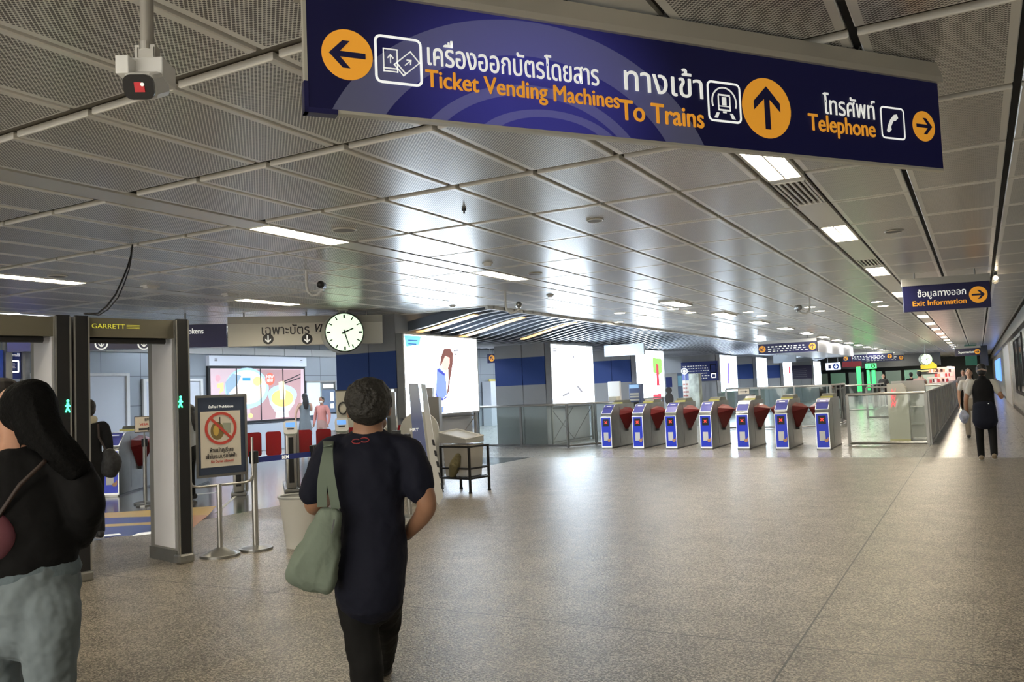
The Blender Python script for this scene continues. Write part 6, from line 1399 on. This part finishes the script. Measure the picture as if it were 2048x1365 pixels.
figure(pw, dirv+180, 1.58, 'person in a white top walking towards the camera, just left of the black vest', cloth('white_blouse', (.6,.58,.55)), cloth('beige_trousers', (.4,.36,.3)), longhair=True, skin=SKINL)
# ---- two people in front of the ramen screen
dv = lambda px, py: math.degrees(math.atan2(ray(px,py).y, ray(px,py).x))
p_ = W(609, 800, 25.5); p_.z = 0
figure(p_, dv(609,800)+25, 1.70, 'long-haired person in a grey dress standing in front of the ramen screen', cloth('grey_dress', (.16,.18,.19)), cloth('grey_dress'), longhair=True, skin=SKINL, sleeves='none', skirt=True, armL=((-.27,.03,1.15),(-.25,.10,.9)), armR=((.26,.10,1.20),(.22,.30,1.32)))
p_ = W(643, 800, 25.0); p_.z = 0
figure(p_, dv(643,800)+150, 1.58, 'person in a pink shirt and white face mask facing us beside the ramen screen', cloth('pink_shirt', (.52,.22,.19)), cloth('dusty_pink_trousers', (.4,.25,.22)), mask=mat('white_mask', (.7,.68,.62), .7), sleeves='long')
# ---- dark-haired person behind the no-durian sign
p_ = W(377, 810, 13.5); p_.z = 0
figure(p_, dv(377,810)+70, 1.50, 'dark-haired person mostly hidden behind the left edge of the no-durian sign', cloth('pale_grey_top', (.4,.42,.45)), BLKP, longhair=True, skin=SKINL)
# ---- far people
for px, D_, H_, lb, tc_, rot in ((1838, 30, 1.62, 'far dark-haired person in a pale pink top lifting a hand, left of the kiosk', (.6,.42,.42), 20), (1822, 36, 1.60, 'far person in dark clothes beside the one in the pale pink top', (.03,.02,.025), 0), (1926, 34, 1.6, 'small far person in grey between the stall and the black-vested person', (.3,.3,.3), 180), (1766, 44, 1.6, 'tiny far person with dark hair under the far blue signs', (.05,.05,.05), 180)):
    p_ = W(px, 750, D_); p_.z = 0
    figure(p_, dv(px,750)+rot, H_, lb, cloth('far_top_%d' % px, tc_), BLKP, skin=SKINL, voxel=.02, armR=((.27,.10,1.25),(.24,.30,1.45)) if px == 1838 else None)
# ---- two brackets of the red logo on the back of the dark shirt, laid on the cloth
bpy.context.view_layer.update(); dg = bpy.context.evaluated_depsgraph_get()
def on_cloth(px, py):
    d_ = ray(px, py).normalized(); ok, loc, nor, _, ob, _ = sc.ray_cast(dg, CAMP+d_*1.0, d_, distance=5)
    return loc, ob
shirt_o = [o for o in CENTRE.children if o.name.startswith('shirt')][0]
def arcpts(cx, cy, a0, a1, n=9): return [(cx+9*math.cos(a0+(a1-a0)*k/n), cy+4.5*math.sin(a0+(a1-a0)*k/n)) for k in range(n+1)]
mk_ = MB(); okc = 0
for P in (arcpts(713, 883.5, .5, 2*PI-.9), arcpts(729, 880.5, -2.6, 2.4)):
    q_ = []
    for px, py in P:
        l_, ob = on_cloth(px, py)
        if ob is not None and (l_-CAMP).length < 4.6: q_.append(INV @ (l_-ray(px, py).normalized()*.003))
    if len(q_) > 3: mk_.tube(q_, .0028, 5)
mk_.build('back_logo', mat('dull_red_logo', (.30,.035,.04), .6), shirt_o)
# ------------------------------------------------------------------ camera, world, exposure
cam = bpy.data.cameras.new('camera'); cam.sensor_width = 36; cam.lens = F/2048*36; cam.clip_start = .05; cam.clip_end = 300
co = bpy.data.objects.new('camera', cam); C.objects.link(co); co.matrix_world = Matrix.Translation(CAMP) @ MW.to_4x4(); sc.camera = co
w = bpy.data.worlds.new('world'); sc.world = w; w.use_nodes = True
w.node_tree.nodes['Background'].inputs[0].default_value = (1,.95,.85,1); w.node_tree.nodes['Background'].inputs[1].default_value = 2.6  # warm fill light entering by the opening added behind the camera
sc.view_settings.view_transform = 'Standard'; sc.view_settings.look = 'None'; sc.view_settings.gamma = 1; sc.view_settings.use_curve_mapping = False
sc.view_settings.exposure = 0.76
sc.cycles.use_denoising = True; sc.cycles.adaptive_threshold = .02; sc.cycles.max_bounces = 6; sc.cycles.diffuse_bounces = 4; sc.cycles.glossy_bounces = 3; sc.cycles.transparent_max_bounces = 12; sc.cycles.sample_clamp_indirect = 6
